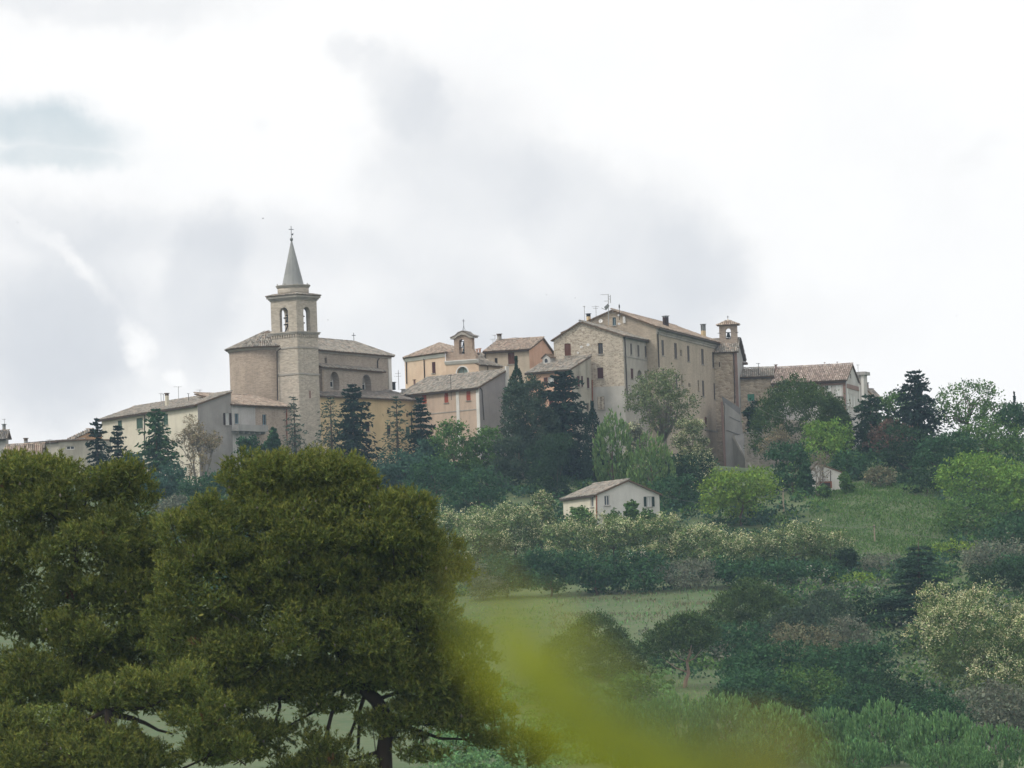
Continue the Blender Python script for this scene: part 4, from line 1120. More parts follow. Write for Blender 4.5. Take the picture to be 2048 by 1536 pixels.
# ------------------------------------------------------------------ long house at the right with the red roof
h = house('red_roof_house', 'long low house with a faded red tiled roof and grey gable with brick bands', 'house', 1692, 758, 1040, 14, 76, 1545, 1716,
          [(1672, 770, 1683, 792, 'shut', 'white_paint'), (1652, 771, 1662, 793, 'shut', 'white_paint')], [(1700, 748, 1702.5, 757, 'dark'), (1696, 787, 1698.5, 812, 'shut', 'white_paint'), (1702, 789, 1704.5, 815, 'shut', 'white_paint'), (1708, 792, 1710.5, 818, 'shut', 'white_paint')],
          'pale_render', 'pale_render', 'r', (1703.5, 728.5), True, False, 'red', .35, .2)
for s0, nm in ((0.05, 'pilaster'), (3.2, 'pilaster')):
    h.band(h.C, h.dl, h.nl, s0, s0+.4, h.zb, h.ze-.75, .002, .1, 'red_brick_strip', nm)
h.band(h.C, h.dl, h.nl, 0, h.Ll, h.ze-.74, h.ze-.45, .002, .12, 'red_brick_strip')
h.band(h.C, h.dr, h.nr, 0, h.Lr, h.ze-1.2, h.ze-.6, .002, .08, 'red_brick_strip')
h.band(h.C, h.dr, h.nr, 0, .35, h.zb, h.ze-1.25, .002, .1, 'white_trim', 'pilaster'); h.band(h.C, h.dr, h.nr, h.Lr-.4, h.Lr, h.zb, h.ze-.1, .002, .1, 'white_trim', 'pilaster')
h.pipe([(1692.5, 762), (1693.5, 835)], h.C, h.nl, 'aluminium')
h.chimney(1550, 729, 1554, 741, 1046, 'red_brick_strip', 'roof_bed', 1., .2); h.antenna(1649.5, 724, 732, 1046, ((.2, .2),), 'red_brick_strip'); h.antenna(1674.5, 723, 731, 1046, ((.2, .2),), 'red_brick_strip'); h.antenna(1517, 726, 738, 1043, ((.1, .5),), 'iron')
h.antenna(1716, 729, 742, 1052, ((.1, .4),))
h = house('stone_barn', 'stone walled barn with ribbed brown roof and teal shutters, beside the chapel', 'house', 1547, 751, 1043.5, 3, 87, 1480, 1549,
          [(1495, 788, 1509, 802, 'shut', 'shutter_teal')], (), 'chapel_stone', 'chapel_stone', 'r', (1548, 735.5), True, False, 'old', .45, .1)
# slim grey block and low roofs behind
F3 = P(1709, 748, 1056); d1, d2 = DL(20), DR(70)
c0 = P(1727, 750, 1054); B = Vector((c0.x, c0.y, 0))
N_ = House('grey_tower_block', 'slim grey tower block with a flat overhanging roof, right of the red roof', 'tower', (B.x, B.y, ground(B.x, B.y)))
zb = ground(B.x, B.y)-3
La, Lb = run_to(c0, d1, 1706), run_to(c0, d2, 1734)
N_.wall(B, d1, [(0, zb), (La, zb), (La, c0.z), (0, c0.z)], 'concrete', (), outward(d1))
N_.wall(B, d2, [(0, zb), (Lb, zb), (Lb, c0.z), (0, c0.z)], 'pale_render', [(1728.5, 800, 1730.5, 815, 'dark')], outward(d2))
N_.part('flat_roof', MB().fbox((B, d1, d2), -.35, La+.3, -.35, Lb+.3, c0.z+.002, c0.z+.45), 'concrete')
N_.band(B, d1, outward(d1), 0, .35, zb, c0.z, .002, .08, 'white_trim', 'pilaster')
h = house('far_grey_roof_house', 'far pale house with a small grey roof and chimney beyond the tower block', 'house', 1746, 790, 1062, 30, 60, 1726, 1756, (), [(1749, 800, 1751, 808, 'dark')], 'pale_render', 'pale_render', 'l', (1735, 779), False, False, 'grey', .3, .2)
h.chimney(1731.5, 765, 1737.5, 779, 1064, 'red_brick_strip', 'lead', 1.5, .3)

# ------------------------------------------------------------------ white farmhouse on the slope
h = house('white_farmhouse', 'small white farmhouse with a low gable standing on the slope among bushes', 'house', 1192.5, 988, 922, 63, 27, 1126, 1318.5,
          [(1181, 992, 1187.5, 1014, 'glass', 'white_paint')], [(1209, 991, 1219.5, 1011, 'glass', 'white_paint'), (1293, 993, 1303, 1013.5, 'open', 'shutter_dkgreen')],
          'cream', 'white_wall', 'r', (1256, 960), False, False, 'old', .3, .3)
h.pipe([(1192, 990), (1192.5, 1042)], h.C, h.nr, 'rust_pipe', .09)
h.part('downpipe', MB().tube([P(1317.5, 990, 926), P(1318, 1036, 926)], .05, 6), 'pipe')
Wh = h
# white shed higher on the bank
h = house('white_shed', 'white gabled shed with a rust red door, half hidden by bare trees', 'shed', 1617, 945, 948, 80, 10, 1612, 1683, (), (), 'white_wall', 'white_wall', 'r', (1634, 926), False, False, 'old', .08, .08)
h.part('door', MB().box(on_plane(1636, 977, h.C, h.nr)+h.nr*.003, h.dr*1.75, h.nr*.06, Z*.85), 'rust_pipe')
h.part('door_panel', MB().box(on_plane(1639, 977, h.C, h.nr)+h.nr*.064, h.dr*1.35, h.nr*.03, Z*.68), 'shutter_dark')
for px in (1645.5, 1661):
    h.part('wall_post', MB().tube([on_plane(px, 930 if px < 1650 else 941, h.C, h.nr)+h.nr*.06, on_plane(px, 963, h.C, h.nr)+h.nr*.06], .05, 5), 'shutter_dark')
HAZE = 8.5e-5
# ------------------------------------------------------------------ vegetation
def nrm(v): return v/np.maximum(np.linalg.norm(v, axis=-1, keepdims=True), 1e-9)
def rdir(g, n): return nrm(g.normal(size=(n, 3)))
def quads(pos, ax, size, aspect, g, nrm_bias=None):
    """rhombic leaves: long axis ax, width by aspect"""
    n = len(pos)
    r = rdir(g, n) if nrm_bias is None else nrm(rdir(g, n)*.6+nrm_bias)
    side = nrm(np.cross(ax, r))
    a = ax*(size*.5)[:, None]; b = side*(size*.5*aspect)[:, None]
    return np.stack([pos-a, pos+b, pos+a, pos-b], 1).reshape(-1, 3)
def leafmesh(name, verts, colr, mat, parent, per=4):
    n = len(verts)//per
    me = bpy.data.meshes.new(name)
    me.vertices.add(len(verts)); me.loops.add(n*per); me.polygons.add(n)
    me.vertices.foreach_set('co', verts.astype('f').ravel())
    me.loops.foreach_set('vertex_index', np.arange(n*per, dtype='i'))
    me.polygons.foreach_set('loop_start', np.arange(0, n*per, per, dtype='i'))
    me.update()
    at = me.color_attributes.new('tint', 'FLOAT_COLOR', 'POINT')
    c = np.ones((n, per, 4), 'f'); c[:, :, :3] = np.clip(colr, .004, 1)[:, None, :]
    at.data.foreach_set('color', c.ravel())
    me.materials.append(MATS[mat])
    ob = bpy.data.objects.new(name, me)
    col.objects.link(ob)
    if parent: ob.parent = parent
    return ob
GREEN = {   # base colour, second colour
    'dark': (S(46, 66, 46), S(58, 80, 54)), 'spruce': (S(38, 54, 46), S(50, 68, 54)), 'deodar': (S(84, 100, 86), S(70, 88, 72)),
    'mid': (S(76, 106, 58), S(94, 122, 66)), 'bright': (S(100, 134, 62), S(122, 150, 72)), 'lime': (S(124, 146, 62), S(104, 132, 58)), 'deep': (S(54, 84, 58), S(66, 96, 62)),
    'bluegreen': (S(60, 88, 76), S(70, 98, 78)), 'olive': (S(122, 126, 110), S(104, 112, 92)), 'willow': (S(94, 120, 72), S(112, 136, 82)),
    'airy': (S(118, 126, 92), S(100, 114, 76)), 'cream': (S(218, 214, 178), S(184, 186, 138)), 'white': (S(214, 208, 196), S(190, 186, 170)), 'brown': (S(100, 80, 70), S(90, 78, 66)),
    'tan': (S(122, 120, 96), S(108, 110, 84)), 'pine': (S(62, 82, 48), S(80, 98, 56)), 'pinegrey': (S(64, 82, 66), S(78, 92, 72)), 'locust': (S(92, 114, 68), S(116, 134, 84)),
    'cedar': (S(58, 84, 66), S(72, 100, 76)), 'bare': (S(150, 138, 112), S(128, 120, 94)), 'reed': (S(96, 132, 84), S(112, 146, 92)), 'near': (S(92, 104, 52), S(116, 126, 66)), }
def colours(g, n, key, clump=None, v=.22):
    a, b = (np.array(c) for c in GREEN[key])
    m = g.random(n) if clump is None else np.clip(clump*.7+g.random(n)*.5-.1, 0, 1)
    c = a*(1-m[:, None])+b*m[:, None]
    c = c*np.exp(g.normal(size=(n, 1))*v)
    c[:, 0] *= np.exp(g.normal(size=n)*.08)
    return c
def ellipsoid_clumps(g, lobes, n, up=-.35, inner=.72):
    """clump centres on the shells of overlapping lobes -> positions, outward normals"""
    L_ = np.array([(*c, *r) for c, r in lobes]); wts = (L_[:, 3]*L_[:, 5]+L_[:, 3]*L_[:, 4]+L_[:, 4]*L_[:, 5])
    out_p, out_n = [], []
    k = 0
    while k < n:
        m = n*2
        i = g.choice(len(L_), m, p=wts/wts.sum())
        d = rdir(g, m); keep = d[:, 2] > up-.5*g.random(m)
        i, d = i[keep], d[keep]
        rr = inner+(1.04-inner)*g.random(len(d))**.6
        p = L_[i, :3]+d*L_[i, 3:]*rr[:, None]
        ok = np.ones(len(p), bool)
        for j in range(len(L_)):
            q = np.linalg.norm((p-L_[j, :3])/L_[j, 3:], axis=1)
            ok &= ~((q < .74) & (i != j))
        out_p.append(p[ok]); out_n.append(nrm(d[ok]/L_[i][ok][:, 3:])); k += ok.sum()
    return np.concatenate(out_p)[:n], np.concatenate(out_n)[:n]
def foliage(g, cp, cn, per, rc, leaf, aspect, key, flat=.65, droop=0., upright=0., jit=.35, v=.22):
    n = len(cp); k = np.repeat(np.arange(n), per)
    off = g.normal(size=(n*per, 3))*rc*np.array([1, 1, flat])*(.6+.8*g.random(n))[k][:, None]
    pos = cp[k]+off
    pos[:, 2] -= droop*np.abs(g.normal(size=n*per))
    ax = nrm(rdir(g, n*per)+cn[k]*.5+np.array([0, 0, upright]))
    size = leaf*(1-jit+2*jit*g.random(n*per))
    c = colours(g, n*per, key, g.random(n)[k], v)
    return quads(pos, ax, size, aspect, g, cn[k]*.6+np.array([0, 0, .45])), c
def limbs(mb, g, base, h, w, r0, targets, bend=.15, top=.75, n=7):
    """tapered trunk plus a limb to each target"""
    tp = Vector((g.normal()*bend*w*.3, g.normal()*bend*w*.3, h*top))
    pts = [Vector((0, 0, -.6))]+[Vector((tp.x*t_**1.5+g.normal()*bend*.1*w, tp.y*t_**1.5, h*top*t_)) for t_ in (.15, .35, .6, .8, 1.)]
    rad = [r0*1.25, r0, r0*.85, r0*.65, r0*.45, r0*.2]
    mb.tube(pts, rad, n)
    for t_ in targets:
        t_ = Vector(t_)
        k = min(4, max(1, int((t_.z/(h*top)*.75)*5)))
        s_ = pts[k]
        m1 = s_.lerp(t_, .45)+Vector((0, 0, -.04*h+g.normal()*.03*h)); 
        rr = rad[k]*.55
        mb.tube([s_, m1, t_], [rr, rr*.65, rr*.15], 5)
def place(px, top, Y):
    zt = zat(px, top, Y)
    x = P(px, top, Y).x
    for _ in range(3):
        zg = ground(x, Y)
        x = (P(px, top, Y).x+P(px, top+(zt-zg)/Y*FPX, Y).x)/2
    zg = ground(x, Y)-.1
    return Vector((x, Y, zg)), zt-zg
SEED = [100]
def tree(name, label, px, top, hw, Y, kind, key, cat='tree', group=None, dens=1., low=None, leaf=None, bark='bark', blossom=0.):
    SEED[0] += 1
    g = np.random.default_rng(SEED[0])
    base, h = place(px, top, Y)
    h = max(h, 1.2)
    w = hw*Y/FPX
    if kind in ('spruce', 'deodar'): w *= 1.55
    pxm = FPX/Y                                    # photograph pixels per metre
    root = thing(name, label, cat, base, group)
    wood = MB(); org = base
    lf = (leaf or 5.0)*1.1/pxm
    V, Cc = [], []
    def put(vc): V.append(vc[0]); Cc.append(vc[1])
    area = (2*hw)*(h*pxm)
    if kind in ('broad', 'shrub', 'blossom', 'airy'):
        lo = low if low is not None else (.28 if kind in ('broad', 'airy') else .02)
        ch = h*(1-lo); nl = 8 if kind == 'shrub' else 11
        lobes = [((0, 0, h*lo+ch*.5), (w*.62, w*.6, ch*.46))]
        for i in range(nl):
            a = 2*PI*i/nl+g.random()*.8; zz = g.uniform(.2, .9)
            sz = g.uniform(.24, .5)
            off = w*(1.06-sz)*math.sqrt(max(.1, 1-((zz-.45)*1.6)**2))
            lobes.append(((math.cos(a)*off, math.sin(a)*off, h*lo+ch*zz*.95), (w*sz, w*sz, min(ch*.45, w*sz*.85))))
        lobes = [((c[0], c[1], min(c[2], h-r[2]*.98)), r) for c, r in lobes]
        rc = max(.18, min(.55, w*.16)); nc = int(max(26, area/(rc*pxm)**2*1.1))
        cp, cn = ellipsoid_clumps(g, lobes, nc, -.55 if kind != 'broad' else -.35)
        dn = {'airy': .5, 'broad': 1., 'shrub': 1., 'blossom': .9}[kind]*dens
        per = int(max(9, 1.25*(rc*pxm*2)**2/((lf*pxm)**2*.5)*dn*.68))
        put(foliage(g, cp, cn, per, rc*.62, lf, .62, key, .7))
        if kind != 'airy':
            ip, in_ = ellipsoid_clumps(g, [(c, tuple(q*.8 for q in r)) for c, r in lobes], max(12, nc//5), -1., .3)
            put(foliage(g, ip, in_, per, rc*.8, lf*1.25, .7, key, .8))
        if blossom:
            m = g.random(len(cp)) < blossom
            up = cn[:, 2] > -.1
            m &= up
            if m.sum() > 3:
                bp, bc = foliage(g, cp[m]+cn[m]*rc*.45, cn[m], int(per*1.5), rc*.6, lf*.72, .5, 'cream' if key != 'white' and kind == 'blossom' else 'white', .8, .12, -.4)
                leafmesh('blossoms', bp, bc, 'leaf', root)
        tg = [c for c, r in lobes[1:]]
        limbs(wood, g, None, h, w, max(.06, h*.022), tg, .3, lo+.45*(1-lo))
        if kind == 'airy':
            for i in range(14):
                k = g.integers(len(cp)); t_ = Vector(cp[k]); s_ = Vector(tg[i % len(tg)])
                wood.tube([Vector((0, 0, h*.3)), s_.lerp(Vector((0, 0, h*.35)), .4), t_], [h*.014, h*.009, .02], 5)
    elif kind in ('spruce', 'deodar'):
        nw = int(max(12, h*pxm/6)); pos, axs, szs = [], [], []
        wood.tube([(0, 0, -.6), (0, 0, h*.5), (0, 0, h*.985)], [h*.02, h*.013, .015], 6)
        dr_ = -.35 if kind == 'spruce' else -.55
        for i in range(nw):
            t_ = .06+.92*i/nw
            z0 = h*(t_+g.normal()*.006)
            for b in range(9 if kind == 'spruce' else 7):
                a = g.random()*2*PI
                ln = w*((1-t_)**(.62 if kind == 'spruce' else .7)*.98+.04)*g.uniform(.4, 1.15)*(1+.18*math.sin(i*1.7+SEED[0])*(t_ < .85))
                d_ = np.array([math.cos(a), math.sin(a), 0])
                m = int(max(5, ln*pxm/1.9)*(1. if kind == 'spruce' else .6)*dens)
                s_ = g.random(m)**.75
                rise = .22 if t_ > .7 else .05
                p = d_*(s_*ln)[:, None]; p[:, 2] = z0+ln*(rise*s_+dr_*s_**2*(1.1-t_))
                p += g.normal(size=(m, 3))*ln*.055
                pos.append(p); tip = d_+np.array([0, 0, -.25+.5*(t_ > .8)])
                axs.append(nrm(tip*.9+g.normal(size=(m, 3))*.45)); szs.append(np.full(m, lf*(1.75 if kind == 'spruce' else 1.4)))
                if kind == 'deodar' and b < 3: wood.tube([(0, 0, z0), tuple(d_[:2]*ln*.6)+(z0+ln*(rise*.6+dr_*.36*(1.1-t_)),)], [.035, .012], 4)
        pos, axs, szs = map(np.concatenate, (pos, axs, szs))
        n = len(pos); szs = szs*g.uniform(.6, 1.3, n)
        put((quads(pos, axs, szs, .42 if kind == 'spruce' else .3, g), colours(g, n, key)))
    elif kind == 'cypress':
        n = int(area/((lf*pxm)**2*.5)*2.6*dens)
        t_ = g.random(n); prof = np.clip(np.sin(np.clip(t_*1.02+.06, 0, 1)**.75*PI), 0.02, 1)**.7
        a = g.random(n)*2*PI; rr = w*prof*(.55+.5*g.random(n)**.5)*(1+.16*np.sin(a*5+t_*23)+.1*np.sin(a*3-t_*41))
        pos = np.stack([np.cos(a)*rr, np.sin(a)*rr, h*(.02+.98*t_)], 1)
        ax = nrm(np.stack([np.cos(a)*.5, np.sin(a)*.5, np.full(n, 1.)], 1)+g.normal(size=(n, 3))*.35)
        put((quads(pos, ax, lf*g.uniform(.8, 1.6, n), .45, g), colours(g, n, key)))
        wood.tube([(0, 0, -.5), (0, 0, h*.9)], [h*.02, .02], 6)
    elif kind == 'willow':
        lobes = [((0, 0, h*.52), (w*.8, w*.8, h*.5))]
        for i in range(6):
            a = 2*PI*i/6+g.random(); lobes.append(((math.cos(a)*w*.45, math.sin(a)*w*.45, h*g.uniform(.35, .6)), (w*.5, w*.5, h*g.uniform(.25, .36))))
        nc = int(area/30); cp, cn = ellipsoid_clumps(g, lobes, nc, -.9, .78)
        per = max(5, int(5*dens)); k = np.repeat(np.arange(nc), per)
        pos = cp[k]+g.normal(size=(nc*per, 3))*np.array([.1, .1, .3])*h*.1
        ax = nrm(g.normal(size=(nc*per, 3))*.28+np.array([0, 0, 1.])+cn[k]*.35)
        put((quads(pos, ax, lf*g.uniform(1., 2.4, nc*per), .3, g), colours(g, nc*per, key, g.random(nc)[k])))
        limbs(wood, g, None, h, w, h*.025, [c for c, r in lobes[1:]], .2, .6)
    elif kind in ('umbrella', 'pine'):
        lo = low if low is not None else .5
        lobes = []; ch = h*(1-lo)
        for i in range(13):
            a = 2.4*i; q = math.sqrt((i+.3)/13.)
            lobes.append(((math.cos(a)*w*.72*q, math.sin(a)*w*.72*q, h*lo+ch*(.62-.42*q*q+.08*g.normal())), (w*.34, w*.34, ch*.36)))
        if kind == 'pine':
            lobes = [((c[0]*g.uniform(.7, 1.), c[1], h*lo+ch*g.uniform(.12, .85)), (r[0], r[1], ch*.17)) for c, r in lobes]
        rc = max(.25, w*.11); nc = int(area*(1-lo*.5)/(rc*pxm)**2*1.9)
        cp, cn = ellipsoid_clumps(g, lobes, nc, -.25)
        per = int(max(10, 1.1*(rc*pxm*2)**2/((lf*pxm)**2*.4)*.5*dens))
        put(foliage(g, cp, cn, per, rc*.55, lf, .4, key, .7, 0, .6))
        limbs(wood, g, None, h, w, h*.028, [(c[0]*.9, c[1]*.9, c[2]-.2*ch) for c, r in lobes[::2]], .5, lo+.08)
    elif kind == 'cedar':
        wood.tube([(0, 0, -.6), (0, 0, h*.55), (.1, 0, h*.99)], [h*.03, h*.018, .03], 7)
        pos, axs = [], []
        nt_ = 14
        for i in range(nt_):
            t_ = .08+.88*i/nt_; z0 = h*t_
            for b in range(7):
                a = g.random()*2*PI; ln = w*(1-t_*.86)*g.uniform(.65, 1.1); d_ = np.array([math.cos(a), math.sin(a), 0])
                m = int(max(24, ln*ln*pxm*pxm/9*dens)); s_ = g.random(m)**.6
                sd_ = np.array([-d_[1], d_[0], 0])
                p = d_*(s_*ln)[:, None]+sd_*(g.normal(size=m)*ln*.2*(.35+s_))[:, None]
                p[:, 2] = z0+ln*.06*s_-ln*.13*s_**3+g.normal(size=m)*.1
                pos.append(p); axs.append(nrm(d_+g.normal(size=(m, 3))*np.array([.6, .6, .2])+np.array([0, 0, -.1])))
                wood.tube([(0, 0, z0-.1), tuple(d_[:2]*ln*.75)+(z0,)], [.07, .02], 4)
        pos, axs = np.concatenate(pos), np.concatenate(axs); n = len(pos)
        put((quads(pos, axs, lf*g.uniform(.8, 1.5, n), .5, g, np.array([0, 0, 1.2])), colours(g, n, key)))
    elif kind == 'bare':
        def grow(p, d_, ln, r, lev):
            q = p+d_*ln
            wood.tube([p, p.lerp(q, .5)+Vector(g.normal(size=3)*ln*.05), q], [r, r*.8, r*.6], 5 if lev < 2 else 3, lev == 0)
            if lev >= 4: tips.append(q); return
            for _ in range(3 if lev < 3 else 4):
                dd_ = (d_*1.0+Vector(g.normal(size=3))*.5+Vector((0, 0, .25))); dd_.x *= 1.15
                grow(p.lerp(q, g.uniform(.55, 1.)), dd_.normalized(), ln*g.uniform(.6, .78), r*.55, lev+1)
        tips = []
        for i in range(3): grow(Vector((g.normal()*.25, g.normal()*.25, -.3)), Vector((g.normal()*.28, g.normal()*.25, 1)).normalized(), h*.34, h*.018, 0)
        tp = np.array([tuple(t_) for t_ in tips]); sc_ = h/max(tp[:, 2].max(), 1e-3); sx = w/max(np.abs(tp[:, 0]).max(), 1e-3)
        S3 = np.array([sx, sx, sc_]); tp = tp*S3
        wood.v = [(x*sx, y*sx, z*sc_) for x, y, z in wood.v]
        put(foliage(g, tp, nrm(tp-np.array([0, 0, h*.4])), int(14*dens), .22, lf*.7, .5, key, .8))
    if wood.v:
        tr = MB(); tr.f = wood.f
        tr.v = [(x+org.x, y+org.y, z+org.z) for x, y, z in wood.v]
        tr.build('trunk' if cat == 'tree' else 'stems', bark, root, True)
    leafmesh('crown', np.concatenate(V), np.concatenate(Cc), 'needle' if kind in ('spruce', 'deodar', 'cedar', 'umbrella', 'pine', 'cypress') else 'leaf', root)
    return root

T = tree
# conifers in front of the village houses
T('spruce_tree', 'slim dark spruce at the left end of the long cream house', 195, 831, 23, 984, 'spruce', 'spruce')
T('spruce_tree', 'short dark spruce below the first green shutter of the cream house', 236, 846, 25, 980, 'spruce', 'spruce')
T('spruce_tree', 'broad dark green spruce in the middle of the cream house front', 313, 812, 42, 974, 'spruce', 'deep')
T('bare_tree', 'nearly leafless pale tree against the grey gable end of the cream house', 392, 830, 52, 976, 'bare', 'bare', dens=1.2, bark='bark_grey')
T('deodar_tree', 'slender grey green cedar at the corner of the brick annex', 590, 786, 30, 979, 'deodar', 'deodar')
T('deodar_tree', 'thin drooping grey cedar at the foot of the bell tower', 663, 788, 42, 981, 'deodar', 'deodar')
T('spruce_tree', 'tall blackish spruce in front of the yellow house', 708, 763, 42, 975, 'spruce', 'spruce', dens=1.1)
T('deodar_tree', 'sparse grey cedar before the right half of the yellow house', 795, 786, 36, 979, 'deodar', 'deodar')
T('spruce_tree', 'narrow dark spruce between the yellow and the pink house', 842, 789, 28, 975, 'spruce', 'spruce')
T('pine_tree', 'dark round-topped pine beside the grey gable of the pink house', 1036, 714, 29, 986, 'cypress', 'dark', dens=1.2)
T('pine_tree', 'big grey green pine in front of the dormer house', 1050, 745, 56, 978, 'pine', 'pinegrey', low=.05, dens=1.8, bark='bark_grey')
T('spruce_tree', 'tall dense dark spruce before the dormer house, left of the stone gable', 1130, 735, 54, 976, 'spruce', 'spruce', dens=1.7)
T('pine_tree', 'dark pine filling the gap between grey green pine and dense spruce', 1092, 800, 32, 973, 'pine', 'pinegrey', low=.03, dens=1.4)
T('cypress_tree', 'narrow black cypress below the rubble stone gable', 1187, 803, 24, 971, 'cypress', 'spruce', dens=1.2)
T('pine_tree', 'dark low pine mass at the feet of the big grey green pine', 1020, 868, 46, 966, 'pine', 'pinegrey', low=.02, dens=1.1)
T('pine_tree', 'dusky pine filling the slope left above the white farmhouse', 1105, 868, 62, 958, 'pine', 'dark', low=.02, dens=1.2)
# broadleaf belt under the walls
T('maple_tree', 'fresh green round tree below the pink house', 912, 832, 52, 968, 'broad', 'mid', low=.08)
T('maple_tree', 'second green tree below the blank grey gable', 972, 846, 44, 971, 'broad', 'mid', low=.1)
for i, (x, tp, hw, Y, k, lb) in enumerate([
        (862, 872, 30, 972, 'bluegreen', 'small bluish tree under the narrow spruce of the pink house'),
        (800, 900, 62, 960, 'bluegreen', 'wide bluish green tree below the sparse grey cedar'),
        (875, 915, 66, 952, 'deep', 'wide dark green tree below the fresh green round tree'),
        (955, 935, 62, 946, 'deep', 'dark green tree left of the low pine mass'),
        (745, 925, 46, 958, 'bluegreen', 'bluish tree just above the right shoulder of the near pine'),
        (330, 925, 44, 962, 'bluegreen', 'bluish tree below the broad spruce of the cream house'),
        (400, 950, 50, 955, 'deep', 'dark rounded tree in the gap between the two near pines'),
        (262, 900, 30, 970, 'bluegreen', 'low bluish tree between the short spruce and the broad spruce'),
        (460, 935, 42, 964, 'bluegreen', 'bluish tree below the leafless pale tree'),
        (505, 866, 34, 980, 'deep', 'dark leafy tree under the concrete balcony'),
        (548, 853, 17, 981, 'deep', 'small upright tree by the second blue window of the annex'),
        (540, 915, 44, 968, 'bluegreen', 'bluish tree just over the near pine top, left of the tower foot'),
        (625, 905, 38, 970, 'bluegreen', 'bluish tree hiding the tower foot'),
        (690, 912, 36, 966, 'deep', 'dark tree below the blackish spruce')]):
    T('leafy_tree', lb, x, tp, hw, Y, 'broad', k, low=.05)
T('olive_tree', 'pale grey olive tree in the gap between the near pines', 345, 985, 34, 930, 'broad', 'olive', low=.05, leaf=4)
T('olive_tree', 'second grey olive, just below right of the gap olive', 385, 1010, 30, 925, 'broad', 'olive', low=.05, leaf=4)
# around the palazzo
T('poplar_tree', 'fuzzy rounded willow left of the two below the stone gable', 1226, 828, 44, 960, 'willow', 'willow', dens=1.2)
T('poplar_tree', 'fuzzy rounded willow standing before the other, above the farmhouse ridge', 1303, 872, 52, 948, 'willow', 'willow', dens=1.2)
T('olive_tree', 'tall airy grey green tree with a forked trunk before the palazzo wall', 1326, 732, 72, 974, 'airy', 'airy', low=.3, dens=1.3, bark='bark_grey', leaf=4)
T('blossom_tree', 'white blossoming bush between the two fuzzy willows', 1272, 838, 28, 967, 'blossom', 'olive', 'bush', blossom=.6, leaf=4)
T('blossom_tree', 'white flecked tree at the right of the airy tree', 1382, 828, 36, 968, 'blossom', 'airy', 'tree', blossom=.6, leaf=4)
T('blossom_tree', 'white blossoming bush at the lower corner of the palazzo', 1398, 905, 34, 955, 'blossom', 'dark', 'bush', blossom=.6, leaf=4)
T('leafy_tree', 'dark rounded tree right of the farmhouse gable', 1358, 905, 44, 950, 'broad', 'dark', low=.02)
T('leafy_tree', 'dark tree close behind the right end of the farmhouse', 1350, 950, 50, 940, 'broad', 'deep', low=.02)
T('maple_tree', 'bright yellow green round tree below the retaining wall', 1478, 934, 82, 922, 'broad', 'lime', low=.04, dens=1.2)
T('leafy_tree', 'dark ivy green tree left of the white shed', 1582, 886, 54, 950, 'broad', 'deep', low=.05)
T('stone_pine', 'big dark spreading pine in front of the red roof', 1604, 741, 108, 1004, 'umbrella', 'pine', low=.22, dens=1.3)
T('stone_pine', 'smaller dark pine at the right side of the spreading pine', 1672, 786, 40, 1000, 'umbrella', 'pine', low=.1, dens=1.2)
T('leafy_tree', 'dark bush tree against the stone barn, left of the spreading pine', 1512, 797, 24, 1037, 'broad', 'dark', low=.02)
T('leafy_tree', 'light green young tree below the spreading pine', 1650, 838, 58, 975, 'broad', 'bright', low=.05, dens=.8)
T('bare_tree', 'brownish leafless scrub tree on the stone rampart', 1565, 850, 48, 990, 'bare', 'bare', bark='bark_grey', dens=.3)
T('bare_tree', 'slender leafless tree in front of the white shed', 1635, 895, 30, 943, 'bare', 'bare', bark='bark_grey', dens=.12)
T('bush', 'dark bush hiding the left wall of the white shed', 1612, 925, 16, 944, 'shrub', 'deep', 'bush')
T('bush', 'green bush hiding the right corner of the white shed', 1692, 945, 14, 943, 'shrub', 'mid', 'bush')
T('bush', 'low green bush before the rust red shed door', 1648, 972, 14, 941, 'shrub', 'mid', 'bush')
T('plum_tree', 'reddish brown plum tree below the right hand spruces', 1778, 838, 46, 982, 'airy', 'brown', low=.1, dens=1.5)
T('spruce_tree', 'dark wide spruce at the right of the far grey houses', 1742, 786, 52, 1002, 'spruce', 'dark', dens=1.1)
T('leafy_tree', 'light green tree on the skyline left of the pointed spruce', 1796, 776, 46, 1012, 'broad', 'mid', low=.1, dens=.8)
T('spruce_tree', 'pointed dark spruce standing against the right hand sky', 1833, 738, 50, 1003, 'spruce', 'spruce', dens=1.1)
T('locust_tree', 'airy light crowned tree with sky gaps on the right skyline', 1930, 762, 72, 1010, 'airy', 'mid', low=.25, dens=1.2)
T('locust_tree', 'airy tree sloping down right of the skyline crown', 1990, 800, 48, 1008, 'airy', 'mid', low=.2, dens=1.0)
T('cypress_tree', 'tiny dark cypress tip near the right frame edge on the skyline', 2030, 784, 8, 1016, 'cypress', 'spruce')
T('leafy_tree', 'dark tree under the cypress tip at the right frame edge', 2030, 803, 36, 1000, 'broad', 'deep', low=.05)
